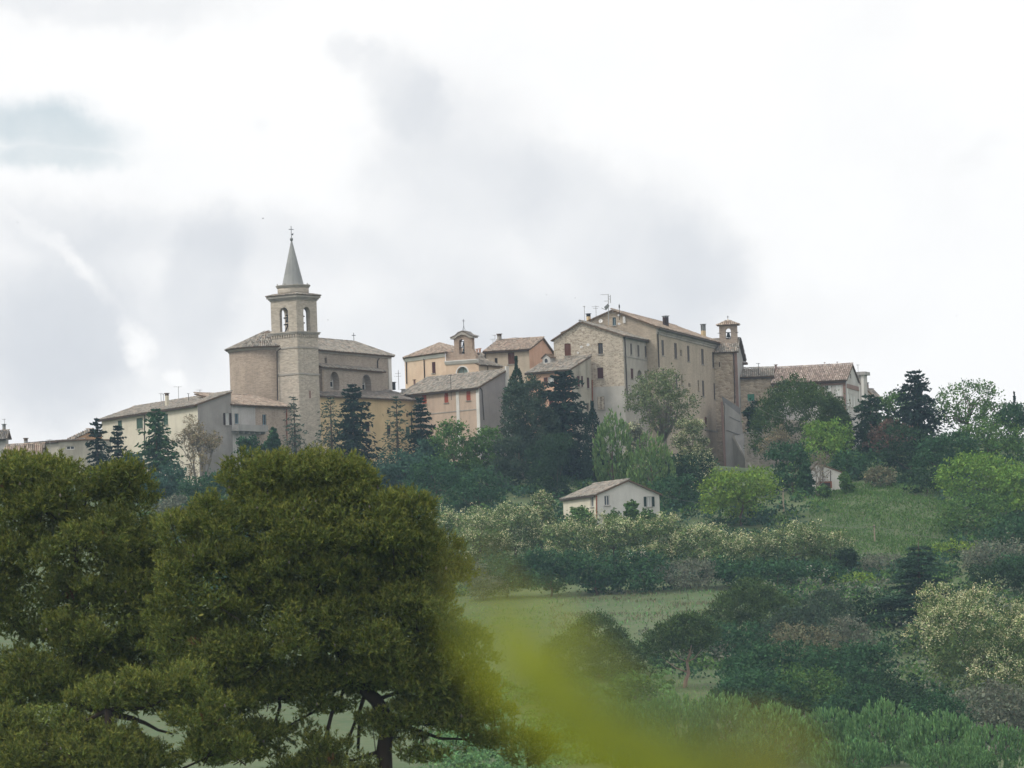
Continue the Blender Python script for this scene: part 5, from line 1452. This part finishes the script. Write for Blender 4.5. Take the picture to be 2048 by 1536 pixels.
for i, (x, tp, hw, Y, kd, k, lb) in enumerate([
        (1818, 846, 64, 968, 'broad', 'dark', 'tall dark tree below the pointed spruce'),
        (1895, 866, 70, 962, 'broad', 'deep', 'large deep green tree in the middle of the right hand wood'),
        (1975, 836, 70, 978, 'broad', 'mid', 'mid green tree under the skyline trees on the right'),
        (1968, 905, 96, 926, 'broad', 'bright', 'large fresh green tree towards the right frame edge'),
        (2046, 925, 66, 922, 'broad', 'bright', 'bright green tree cut by the right frame edge'),
        (1945, 990, 78, 908, 'broad', 'mid', 'green tree at the right foot of the grassy bank'),
        (2030, 1030, 70, 892, 'broad', 'deep', 'dark green tree at the right edge below the bright one'),
        (1760, 935, 34, 955, 'shrub', 'tan', 'dry tan bush at the top of the grassy bank'),
        (1700, 900, 40, 968, 'broad', 'deep', 'dark tree right above the white shed'),
        (1905, 1085, 46, 890, 'shrub', 'lime', 'yellow green shrub at the lower end of the bank'),
        (1855, 940, 62, 945, 'broad', 'dark', 'dark tree above the top of the grassy bank'),
        (1985, 1080, 66, 876, 'shrub', 'olive', 'grey scrub below the dark trees at the right edge'),
        (1850, 1120, 60, 872, 'shrub', 'deep', 'dark scrub behind the cedar top'),
        (2035, 1110, 50, 868, 'shrub', 'deep', 'dark scrub at the right edge above the flowering tree')]):
    T('leafy_tree' if kd == 'broad' else 'bush', lb, x, tp, hw, Y, kd, k, 'tree' if kd == 'broad' else 'bush', low=.05)
# flowering locust thicket round the farmhouse
spots = [(888, 1012, 50, 903), (955, 1008, 66, 893), (1030, 1000, 50, 897), (1082, 975, 30, 902), (1135, 1042, 56, 889), (1225, 1030, 58, 890), (1312, 1032, 58, 888),
         (1405, 1050, 60, 886), (1495, 1062, 58, 889), (1590, 1044, 64, 891), (1660, 1064, 42, 894)]
names = ['leftmost, beside the near pine', 'second from the near pine', 'third from the near pine', 'tallest spray left of the farmhouse', 'at the left foot of the farmhouse', 'under the farmhouse gable',
         'under the open green shutters', 'right of the farmhouse', 'below the bright yellow green tree', 'below the white shed', 'rightmost, touching the grassy bank']
for (x, tp, hw, Y), nm in zip(spots, names):
    T('locust_shrub', 'cream flowering locust shrub '+nm, x, tp, hw, Y, 'blossom', 'locust', 'shrub', 'flowering locust thicket below the village', blossom=.72, leaf=4.6)
low_ = [(1010, 1105, 58, 865), (1100, 1095, 60, 863), (1190, 1100, 62, 862), (1285, 1095, 64, 861), (1455, 1115, 58, 864), (1555, 1118, 66, 865), (1645, 1120, 52, 869)]
nm2 = ['right of the grey bush by the near pine', 'below the left end of the farmhouse', 'below the farmhouse corner', 'below the farmhouse gable', 'right of the grey olive bush', 'below the white shed', 'at the foot of the bank']
for (x, tp, hw, Y), nm in zip(low_, nm2):
    T('thicket_shrub', 'dark green shrub on the meadow edge '+nm, x, tp, hw, Y, 'shrub', 'deep', 'shrub', 'dark shrubs along the meadow edge', blossom=.06, leaf=5.5)
T('bush', 'dark fig bush against the left wall of the farmhouse', 1164, 1012, 30, 913, 'shrub', 'mid', 'bush', dens=1.3)
T('bush', 'low bush under the left gable window of the farmhouse', 1228, 1016, 24, 912, 'shrub', 'mid', 'bush')
T('sapling', 'slim twiggy sapling before the middle of the farmhouse gable', 1264, 996, 14, 913, 'airy', 'mid', 'sapling', low=.1, dens=.6)
T('bush', 'leafy bush under the open green shutters of the farmhouse', 1294, 1016, 24, 912, 'shrub', 'mid', 'bush', dens=.8)
# meadow edge and lower slope
T('olive_bush', 'round grey olive bush standing on the meadow edge', 1380, 1119, 70, 862, 'shrub', 'olive', 'bush', leaf=4)
T('olive_bush', 'pale grey bush beside the right edge of the near pine', 966, 1130, 52, 864, 'shrub', 'olive', 'bush', leaf=4)
T('spiky_shrub', 'dark spiky shrub at the right end of the locust thicket', 1692, 1096, 26, 880, 'shrub', 'dark', 'shrub')
T('olive_bush', 'wide grey scrub below the grassy bank', 1755, 1108, 62, 882, 'shrub', 'olive', 'bush', leaf=4)
T('bush', 'yellow green bush below the dark spiky shrub', 1705, 1145, 42, 868, 'shrub', 'lime', 'bush')
T('stone_pine', 'umbrella pine with a bare forked trunk beyond the bottom thicket', 1366, 1227, 84, 748, 'umbrella', 'pine', low=.5, dens=2.2, bark='bark_pine')
T('stone_pine', 'umbrella pine half veiled by the blurred leaf', 1190, 1236, 112, 760, 'umbrella', 'pine', low=.05, dens=2.2)
T('stone_pine', 'broad umbrella pine right of the grey olive bush', 1510, 1168, 108, 792, 'umbrella', 'pine', low=.1, dens=2.2)
T('stone_pine', 'dark umbrella pine left of the tiered cedar', 1650, 1180, 72, 795, 'umbrella', 'pinegrey', low=.1, dens=1.4)
T('cedar_tree', 'large dark cedar with layered horizontal branches', 1838, 1078, 122, 800, 'cedar', 'cedar', dens=1.)
T('leafy_tree', 'dark tree behind the pale flowering tree at the right edge', 2000, 1128, 70, 836, 'broad', 'dark', low=.02)
T('bush', 'grey twiggy bush between umbrella pine and cedar', 1612, 1246, 72, 762, 'shrub', 'tan', 'bush', leaf=4.5)
T('bush', 'greyish bush just left of the cedar foot', 1700, 1230, 52, 770, 'shrub', 'olive', 'bush', leaf=4.5)
T('leafy_tree', 'deep green tree right of the umbrella pine trunk', 1545, 1286, 96, 730, 'broad', 'deep', low=.02, leaf=6)
T('leafy_tree', 'deep green tree between the grey bush and the cedar foot', 1675, 1290, 84, 722, 'broad', 'deep', low=.02, leaf=6)
T('leafy_tree', 'dark green tree a little right of the umbrella pine trunk', 1490, 1330, 60, 716, 'broad', 'deep', low=.02, leaf=6)
T('leafy_tree', 'dark tree below the cedar', 1765, 1345, 84, 700, 'broad', 'dark', low=.02, leaf=6)
T('flowering_tree', 'big pale cream flowering tree at the right frame edge', 1968, 1160, 165, 705, 'blossom', 'locust', 'tree', blossom=.95, leaf=5.5, dens=1.)
T('olive_tree', 'grey green tree below the pale flowering tree', 2010, 1360, 72, 650, 'broad', 'olive', low=.02, leaf=6)
T('leafy_tree', 'mid green tree at the left foot of the pale flowering tree', 1880, 1390, 70, 660, 'broad', 'deep', low=.02, leaf=6)
for x, tp, hw, Y, kd, k, lb in [
        (1470, 1240, 80, 775, 'shrub', 'deep', 'dark green bush between the two umbrella pines'), (1425, 1290, 70, 775, 'shrub', 'olive', 'grey green bush behind the bare forked trunk'),
        (1590, 1215, 80, 785, 'shrub', 'pinegrey', 'dusky bush right behind the broad umbrella pine'), (1730, 1190, 66, 800, 'shrub', 'dark', 'dark bush close left of the cedar'),
        (1720, 1280, 80, 745, 'shrub', 'deep', 'green bush at the left foot of the cedar'), (1620, 1330, 90, 708, 'shrub', 'mid', 'mid green bush in front of the grey twiggy bush'),
        (1520, 1340, 90, 704, 'shrub', 'deep', 'dark green bush above the back row of saplings'), (1850, 1260, 70, 775, 'shrub', 'dark', 'dark bush under the cedar branches'),
        (1830, 1370, 80, 690, 'shrub', 'dark', 'shadowy bush between cedar and flowering tree'), (1930, 1380, 90, 675, 'shrub', 'olive', 'grey green bush under the flowering tree'),
        (1470, 1355, 55, 712, 'shrub', 'deep', 'low dark bush left of the deep green trees'), (2040, 1250, 60, 745, 'shrub', 'dark', 'dark bush at the right edge beside the flowering tree'),
        (1262, 1345, 44, 735, 'shrub', 'mid', 'green bush left of the bare forked trunk'), (1700, 1370, 80, 690, 'shrub', 'deep', 'deep green bush above the middle saplings')]:
    T('bush', lb, x, tp, hw, Y, kd, k, 'bush', leaf=6)
th_ = [(1250, 1404, 80, 640), (1350, 1388, 80, 636), (1450, 1392, 84, 640), (1550, 1412, 84, 634), (1660, 1420, 88, 638), (1770, 1408, 90, 634), (1880, 1426, 90, 628), (1990, 1452, 86, 622), (1300, 1462, 90, 604), (1480, 1470, 96, 602), (1700, 1478, 100, 600), (1900, 1490, 100, 598)]
wh = ['below the veiled umbrella pine', 'at the foot of the bare forked trunk', 'second right of the forked trunk', 'below the deep green trees', 'in the middle of the back row', 'below the cedar', 'right of the one below the cedar', 'rightmost in the back row',
      'leftmost in the front row', 'second in the front row', 'third in the front row', 'rightmost in the front row']
for (x, tp, hw, Y), nm in zip(th_, wh):
    T('sapling_clump', 'wispy green sapling clump of the bottom thicket, '+nm, x, tp, hw, Y, 'willow', 'reed', 'shrub', 'wispy saplings along the bottom right', leaf=5.2, dens=2.)

# ------------------------------------------------------------------ ground cover
def cover(name, label, n, box, key, size, aspect, seed, hmul=.5, mask=None, patch=.0):
    g = np.random.default_rng(seed)
    Y = g.uniform(box[2], box[3], n); X = (g.uniform(box[0], box[1], n)-1024)/FPX*Y
    f_ = np.sin(X*.35+Y*.21)+np.sin(X*.17-Y*.31+1)+g.normal(size=n)*.6
    k = f_ > patch; X, Y = X[k], Y[k]; n = len(X)
    z = ground_np(X, Y)
    pos = np.stack([X, Y, z+size*hmul*g.random(n)], 1)
    ax = nrm(g.normal(size=(n, 3))*.4+np.array([0, 0, 1.]))
    o = leafmesh(name, quads(pos, ax, size*g.uniform(.6, 1.5, n), aspect, g), colours(g, n, key), 'leaf', None)
    o['kind'] = 'stuff'; o['label'] = label
    return o
def scrub(name, label, n, box, keys, r0, per, size, seed, skip=()):
    g = np.random.default_rng(seed)
    Y = g.uniform(box[2], box[3], n); px = g.uniform(box[0], box[1], n); X = (px-1024)/FPX*Y
    ok = np.ones(n, bool)
    for x0, x1, y0, y1 in skip: ok &= ~((px > x0) & (px < x1) & (Y > y0) & (Y < y1))
    X, Y = X[ok], Y[ok]; n = len(X)
    c = np.stack([X, Y, ground_np(X, Y)], 1); r = r0*g.uniform(.6, 1.5, n)
    k = np.repeat(np.arange(n), per); d = rdir(g, n*per); d[:, 2] = np.abs(d[:, 2])
    pos = c[k]+d*(r[k]*(.65+.4*g.random(n*per)))[:, None]*np.array([1, 1, .85])
    pick = g.integers(len(keys), size=n); tone = g.random(n); cc = np.zeros((n*per, 3))
    for i, q in enumerate(keys):
        m = pick[k] == i; cc[m] = colours(g, m.sum(), q, tone[k][m])
    o = leafmesh(name, quads(pos, nrm(rdir(g, n*per)+d*.4), size*g.uniform(.6, 1.4, n*per), .62, g, d*.6), cc, 'leaf', None)
    o['kind'] = 'stuff'; o['label'] = label
scrub('undergrowth', 'dark undergrowth on the steep slope', 2300, (260, 2110, 870, 1000), ('dark', 'deep', 'deep', 'mid', 'bluegreen'), 1.3, 46, .42, 5, [(1625, 1890, 888, 956), (1415, 1560, 955, 1005)])
scrub('rough_growth', 'lush low growth on the lower meadow', 620, (840, 1320, 640, 765), ('reed', 'mid', 'reed'), .9, 56, .34, 25)
scrub('edge_scrub', 'rough scrub along the right end of the meadow', 330, (1480, 2110, 796, 868), ('deep', 'olive', 'mid', 'dark'), 1.5, 46, .4, 35)
scrub('thicket', 'tangled low scrub at the foot of the slope', 800, (1260, 2120, 640, 800), ('deep', 'dark', 'mid', 'olive'), 1.6, 56, .4, 15, [(1285, 1445, 680, 756)])
cover('bank_grass', 'rough green grass on the steep bank', 26000, (1610, 1905, 886, 960), 'mid', .3, .35, 6, .6, patch=-3)
cover('meadow_grass', 'pale meadow grass below the thicket', 16000, (800, 1560, 640, 866), 'reed', .38, .22, 8, .4, patch=-1.6)
cover('dry_weeds', 'dry tan weeds in the meadow', 7000, (1080, 1500, 800, 866), 'tan', .45, .2, 9, .5, patch=.4)

# ------------------------------------------------------------------ the near pines
def near_pine(name, label, lobes, Y, seed, trunk, extra=(), ncl=1.):
    g = np.random.default_rng(seed)
    sc_ = Y/FPX
    xb = P(trunk[0][0], trunk[0][1], Y).x
    base = Vector((xb, Y, ground(xb, Y)))
    root = thing(name, label, 'tree', base)
    lb = []
    for i, (x, y, rx, ry) in enumerate(lobes):
        rx, ry = max(20, rx-24), max(18, ry-22); y += 8
        c = P(x, y, Y); dz = g.uniform(-.5, .35)*rx*sc_
        lb.append(((c.x-base.x, dz, c.z-base.z), (rx*sc_, (rx+ry)*.5*sc_, ry*sc_)))
    area = sum(rx*ry for _, _, rx, ry in lobes)*PI*sc_*sc_
    # foliage puffs ride on the lobes; shoots grow from the tops and fronts of the puffs, gaps between them stay open
    npuff = int(area*2.7)
    pc, pn = ellipsoid_clumps(g, lb, npuff, -.6, .70)
    keep = pn[:, 1] < .6; pc, pn = pc[keep], pn[keep]
    pr = g.uniform(.26, .62, len(pc))
    per_ = (pr**2*75*ncl).astype(int)
    kk = np.repeat(np.arange(len(pc)), per_)
    cn = rdir(g, len(kk)); cn[:, 2] = np.where(cn[:, 2] < -.45, -cn[:, 2]*g.random(len(kk)), cn[:, 2]); cn[:, 1] = np.where(cn[:, 1] > .5, -cn[:, 1], cn[:, 1]); cn = nrm(cn)
    cp = pc[kk]+cn*(pr[kk]*g.uniform(.75, 1.05, len(kk)))[:, None]*np.array([1., 1., .86])
    nc = len(cp); ptone = g.random(len(pc))[kk]
    # every clump is a brush of shoots, every shoot a bottle-brush of needles
    ns, nn_ = 8, 9
    tone = np.clip(ptone*.6+g.random(nc)*.4, 0, 1)
    k = np.repeat(np.arange(nc), ns)
    sp = cp[k]+g.normal(size=(nc*ns, 3))*np.array([.09, .09, .06])
    sd = nrm(cn[k]*.6+np.array([0, 0, .6])+g.normal(size=(nc*ns, 3))*.38)
    k2 = np.repeat(np.arange(nc*ns), nn_); t_ = g.random(len(k2))
    ln = .17+.12*g.random(nc*ns)
    p0 = sp[k2]+sd[k2]*(ln[k2]*t_)[:, None]
    nd = nrm(sd[k2]*1.0+rdir(g, len(k2))*.75)
    ll = .085+.05*g.random(len(k2))
    side = nrm(np.cross(nd, rdir(g, len(k2))))*.0185
    V = np.stack([p0-side, p0+side, p0+nd*ll[:, None]], 1).reshape(-1, 3)
    c = colours(g, len(k2), 'near', tone[k][k2], .25)
    tip = (t_ > .72) & (g.random(nc*ns) < .55)[k2]           # paler young growth at the shoot ends
    c[tip] = c[tip]*.45+np.array(S(150, 148, 74))*.55
    rust = (g.random(nc) < .002)[k][k2]
    c[rust] = np.array(S(112, 84, 56))*(.7+.5*g.random((rust.sum(), 1)))
    leafmesh('crown', V, c, 'needle', root, 3)
    ip, in_ = ellipsoid_clumps(g, [(c_, tuple(x*.88 for x in r)) for c_, r in lb], int(area*250), -1.2, .3)   # inner sprays
    leafmesh('inner_sprays', quads(ip, nrm(rdir(g, len(ip))+np.array([0, 0, .5])), .15+.1*g.random(len(ip)), .3, g), colours(g, len(ip), 'near'), 'needle', root)
    wd = MB()
    tw = [P(x, y, Y) for x, y, r in trunk]
    wd.tube([Vector((base.x, Y, base.z-.5))]+tw, [trunk[0][2]*sc_*1.15]+[r*sc_ for _, _, r in trunk], 9)
    for pts in extra:
        wd.tube([P(x, y, Y+o) for x, y, r, o in pts], [r*sc_ for _, _, r, o in pts], 6)
    for i in range(0, nc, 40):                              # twigs inside the crown
        q = Vector(cp[i])+base; s_ = q-Vector(cn[i])*g.uniform(.5, 1.1)+Vector((0, 0, -.25))
        wd.tube([s_, q], [.022, .008], 4, False)
    cents = [Vector(c_)+base for c_, r in lb]
    for i, q in enumerate(cents[::2]):
        s_ = min(tw, key=lambda t_: (t_-q).length)
        m1 = s_.lerp(q, .5)+Vector((0, 0, -.25))
        wd.tube([s_, m1, q], [.07, .045, .02], 6)
    wd.build('trunk', 'bark_dark', root, True)
    mc = MB()                                               # cones
    for i in range(0, nc, 34):
        q = Vector(cp[i])+base+Vector(cn[i])*.12
        mc.lathe(q, [(.006, -.05), (.03, -.03), (.032, 0), (.02, .035), (.004, .06)], 6)
    mc.build('pine_cones', 'bark_grey', root, True)['kind'] = 'stuff'
    return root
near_pine('pine_tree', 'large dome shaped near pine left of the blurred leaf',
    [(540, 965, 105, 66), (655, 965, 105, 64), (400, 1090, 90, 90), (800, 1075, 90, 90), (560, 1090, 150, 100), (605, 1002, 128, 96), (480, 1058, 122, 100), (735, 1050, 130, 100), (845, 1140, 88, 108), (630, 1140, 180, 110), (430, 1180, 130, 110), (775, 1262, 150, 112), (880, 1312, 120, 68), (580, 1262, 170, 92),
     (480, 1310, 110, 60), (955, 1335, 52, 46), (660, 1402, 84, 42), (905, 1432, 100, 46), (985, 1472, 72, 40), (1068, 1502, 22, 46), (560, 1452, 70, 36), (850, 1500, 90, 44), (740, 1350, 150, 50), (360, 1285, 100, 72), (420, 1350, 110, 66), (560, 1370, 100, 50), (450, 1400, 110, 60), (480, 1490, 110, 52), (640, 1500, 80, 46), (780, 1440, 70, 46), (700, 1540, 110, 40), (880, 1390, 110, 56), (960, 1420, 80, 50), (560, 1540, 90, 40)],
    230, 11, [(770, 1580, 17), (768, 1500, 16), (776, 1440, 15), (752, 1400, 14), (700, 1350, 12), (650, 1240, 9), (620, 1080, 5)],
    [[(700, 1350, 9, 0), (820, 1370, 7, .3), (930, 1440, 4, .3)], [(716, 1500, 3, .5), (720, 1420, 4, .4), (735, 1370, 5, 0)], [(690, 1530, 2, .5), (700, 1470, 3, .3), (720, 1420, 4, .4)],
     [(640, 1540, 3, .2), (650, 1480, 4, .2), (668, 1410, 4, 0)], [(520, 1392, 3, .2), (550, 1372, 4, .2), (590, 1356, 5, .1), (640, 1346, 6, 0), (700, 1350, 8, 0)], [(548, 1470, 2.5, .2), (552, 1440, 3, .2), (560, 1412, 3.5, .2), (556, 1390, 4, .2), (550, 1372, 4, .2)]], 1.0)
near_pine('pine_tree', 'near pine filling the left frame edge',
    [(180, 960, 110, 62), (60, 965, 95, 66), (300, 1060, 58, 80), (250, 1170, 110, 90), (120, 985, 118, 88), (240, 1000, 72, 92), (30, 1050, 90, 120), (170, 1100, 140, 100), (285, 1130, 62, 90), (60, 1210, 120, 100), (210, 1240, 140, 90), (330, 1280, 90, 70), (130, 1330, 130, 66), (60, 1380, 130, 60), (230, 1370, 130, 64), (330, 1390, 100, 60), (-40, 1150, 70, 120)],
    236, 12, [(150, 1640, 20), (160, 1520, 18), (150, 1400, 16), (150, 1250, 12), (150, 1080, 7)], [[(150, 1400, 9, 0), (185, 1418, 8, 0), (230, 1430, 7, 0), (268, 1438, 6, 0), (274, 1458, 5.5, 0), (288, 1476, 5, 0), (306, 1488, 4, .1), (330, 1492, 3, .2)], [(268, 1438, 5, 0), (290, 1446, 4, 0), (316, 1460, 3, 0), (345, 1468, 2, 0)]], 1.0)
near_pine('pine_tree', 'low near pine crown in the bottom left corner',
    [(90, 1440, 130, 70), (250, 1390, 110, 56), (370, 1370, 80, 44), (40, 1530, 130, 70), (210, 1520, 120, 64), (330, 1510, 70, 50), (430, 1500, 80, 50), (400, 1430, 80, 44), (160, 1470, 110, 56), (20, 1470, 80, 70)],
    222, 13, [(240, 1680, 17), (235, 1560, 15), (225, 1480, 12), (215, 1420, 8)], (), 1.0)

# ------------------------------------------------------------------ blurred leafy twig close to the camera
Yt = 3.0
bx_ = P(1640, 1600, Yt)
tw = thing('leafy_twig', 'blurred yellow green leafy twig close to the viewer', 'twig', (bx_.x+.25, Yt, ground(bx_.x, Yt)))
path = [(1640, 1640), (1520, 1530), (1380, 1490), (1240, 1432), (1130, 1362), (1030, 1285), (965, 1215), (930, 1160)]
pp = [Vector((bx_.x+.25, Yt+.1, ground(bx_.x, Yt)-.1)), Vector((bx_.x+.22, Yt+.08, -.9)), Vector((bx_.x+.12, Yt+.04, -.3))]+[P(x, y, Yt) for x, y in path]
MATS['twig_leaf'] = MATS['leaf']
MB().tube(pp, [.012, .011, .009]+[.006-.0005*i for i in range(len(path))], 7).build('stem', 'shutter_green', tw, True)
def leaf3(px, py, ang, ln, wd, tone, dy=0.):
    o = P(px, py, Yt+dy); a = math.radians(ang); d = (RT*math.cos(a)+UP*math.sin(a)+Vector((0, .25, 0))).normalized(); sd = d.cross(Vector((0, 1, .3))).normalized(); n_ = d.cross(sd)
    mb = MB(); vs = []; k = 7
    for i in range(k+1):
        t_ = i/k; ww = wd*math.sin(PI*min(1, t_*.96+.03))**.8*.5
        c_ = o+d*ln*t_+n_*ln*.1*t_*t_
        vs += [c_-sd*ww, c_+n_*ww*.25, c_+sd*ww]
    fs = []
    for i in range(k):
        for j in (0, 1): fs.append((i*3+j, i*3+j+1, i*3+j+4, i*3+j+3))
    mb.add(vs, fs, tone)
    mb.build('leaf', 'twig_leaf', tw, True)
Yg, Og = S(176, 182, 62), S(178, 164, 52)
for a in [(1600, 1575, 165, .050, .034, Yg), (1500, 1545, 160, .055, .034, Og), (1540, 1500, 200, .045, .03, Og), (1440, 1500, 172, .050, .030, Yg), (1330, 1500, 130, .030, .022, Yg), (1330, 1460, 165, .042, .028, Yg), (1230, 1440, 190, .040, .022, Yg),
          (1600, 1520, 175, .05, .034, Og), (1470, 1550, 185, .05, .034, Yg), (1400, 1540, 175, .045, .032, Yg), (1270, 1470, 150, .04, .03, Yg), (1160, 1400, 130, .034, .03, Yg), (1210, 1410, 145, .046, .032, Yg), (1130, 1370, 160, .040, .03, Yg), (1090, 1330, 110, .026, .022, Yg), (1050, 1300, 150, .034, .022, Yg), (1000, 1265, 120, .026, .015, Yg), (955, 1205, 105, .020, .010, Og)]:
    a = (a[0]+18, a[1]+6, a[2], a[3]*.92, a[4]*.72, a[5])
    leaf3(*a)
    leaf3(a[0]+14, a[1]+12, a[2]+24, a[3]*.9, a[4]*.9, a[5], .06)

# ------------------------------------------------------------------ poles, wires, birds
def pole(label, px, y0, Y, y1=None, r=.11):
    zt = zat(px, y0, Y); x = P(px, (y0+(y1 or y0+60))/2, Y).x
    b = Vector((x, Y, ground(x, Y)))
    t_ = thing('utility_pole', label, 'pole', b)
    MB().tube([b-Z*.4, Vector((x, Y, zt))], [r, r*.75], 7).build('post', 'pole_wood', t_)
    MB().tube([(x-.2, Y-.12, zt-.25), (x+.2, Y-.12, zt-.25)], .035, 5).build('wire_bracket', 'iron', t_)
    return Vector((x, Y, zt-.2))
pa = pole('wooden pole just left of the white farmhouse', 1101, 996, 918)
pb = pole('pale pole right of the bright yellow green tree', 1567, 979, 930)
pc = pole('short pale pole on the grassy bank', 1749.5, 1049, 905)
pd = pole('pole among the trees at the right frame edge', 2032, 1071, 903)
def wire(label, a, b, sag):
    a, b = Vector(a), Vector(b); n = 10
    pts = [a.lerp(b, i/n)-Z*sag*4*(i/n)*(1-i/n) for i in range(n+1)]
    tag(MB().tube(pts, .022, 4).build('overhead_wire', 'wire'), label, 'wire')
wire('overhead wire from the left pole to the farmhouse eave', pa, P(1126, 998, 926), .15)
wire('overhead wire from the farmhouse to the pale pole', P(1318, 990, 926), pb, 1.2)
wire('overhead wire across the grassy bank', pb+Z*-2.5, pc, .8)
wire('overhead wire from the bank pole into the right hand trees', pc, pd, .8)
wire('cable sagging in front of the spreading pine', P(1492, 797, 1000), P(1580, 838, 996), .6)
def bird(label, px, py, Y, spx, bank):
    c = P(px, py, Y); s_ = spx/FPX*Y
    g = MB(); d = Vector((math.cos(bank), math.sin(bank)*.6, .15)).normalized(); sd = d.cross(Z).normalized(); u = sd.cross(d)
    ring = []
    prof = [(-.5, .02), (-.32, .06), (-.05, .11), (.18, .1), (.32, .07), (.45, .015)]
    vs = [c+d*x*s_+(sd*math.cos(k*PI/3)+u*math.sin(k*PI/3))*r*s_ for x, r in prof for k in range(6)]
    fs = [(i*6+k, i*6+(k+1) % 6, i*6+6+(k+1) % 6, i*6+6+k) for i in range(5) for k in range(6)]
    g.add(vs, fs)
    for s2 in (-1, 1):
        w_ = lambda a, x, z: c+sd*s2*a*s_+d*x*s_+u*z*s_
        g.add([w_(.05, .2, .04), w_(.05, -.15, .04), w_(.5, -.1, .28), w_(.45, .12, .27), w_(.95, -.3, .2)], [(0, 1, 2, 3), (3, 2, 4)])
    g.add([c-d*.42*s_, c-d*.8*s_+sd*.12*s_, c-d*.7*s_, c-d*.8*s_-sd*.12*s_], [(0, 1, 2, 3)])
    o = g.build('bird', 'bird_feather')
    o.data.transform(Matrix.Translation(-c)); o.location = c
    tag(o, label, 'bird', 'birds over the village')
bird('bird flying just left of the spire cross', 526, 437, 700, 4.5, .4)
bird('small bird right of the belfry', 656, 640, 760, 3, 2.2)
bird('small bird above the tan house', 1093, 590, 740, 2.6, 1.1)
bird('bird left of the roof aerials', 1150, 596, 730, 3, 1.9)
bird('lone bird low in the right hand sky', 1913, 632, 760, 2.8, .2)
bird('bird by the bright cloud streak at far left', 35, 445, 720, 3, 2.7)
# ------------------------------------------------------------------ the air
mb = MB().box((-4200, -320, -40), (8400, 0, 0), (0, 5400, 0), (0, 0, 145))
m = bpy.data.materials.new('haze_air'); m.use_nodes = True; t = m.node_tree
for n_ in list(t.nodes):
    if n_.type != 'OUTPUT_MATERIAL': t.nodes.remove(n_)
pv = mnode(t, 'ShaderNodeVolumePrincipled')
pv.inputs['Color'].default_value = (.56, .77, 1, 1); pv.inputs['Density'].default_value = HAZE; pv.inputs['Anisotropy'].default_value = .2
L(t, pv.outputs[0], t.nodes['Material Output'].inputs['Volume'])
MATS['haze_air'] = m
hz = mb.build('haze', 'haze_air')
hz['kind'] = 'stuff'; hz['label'] = 'thin bluish haze filling the valley air'
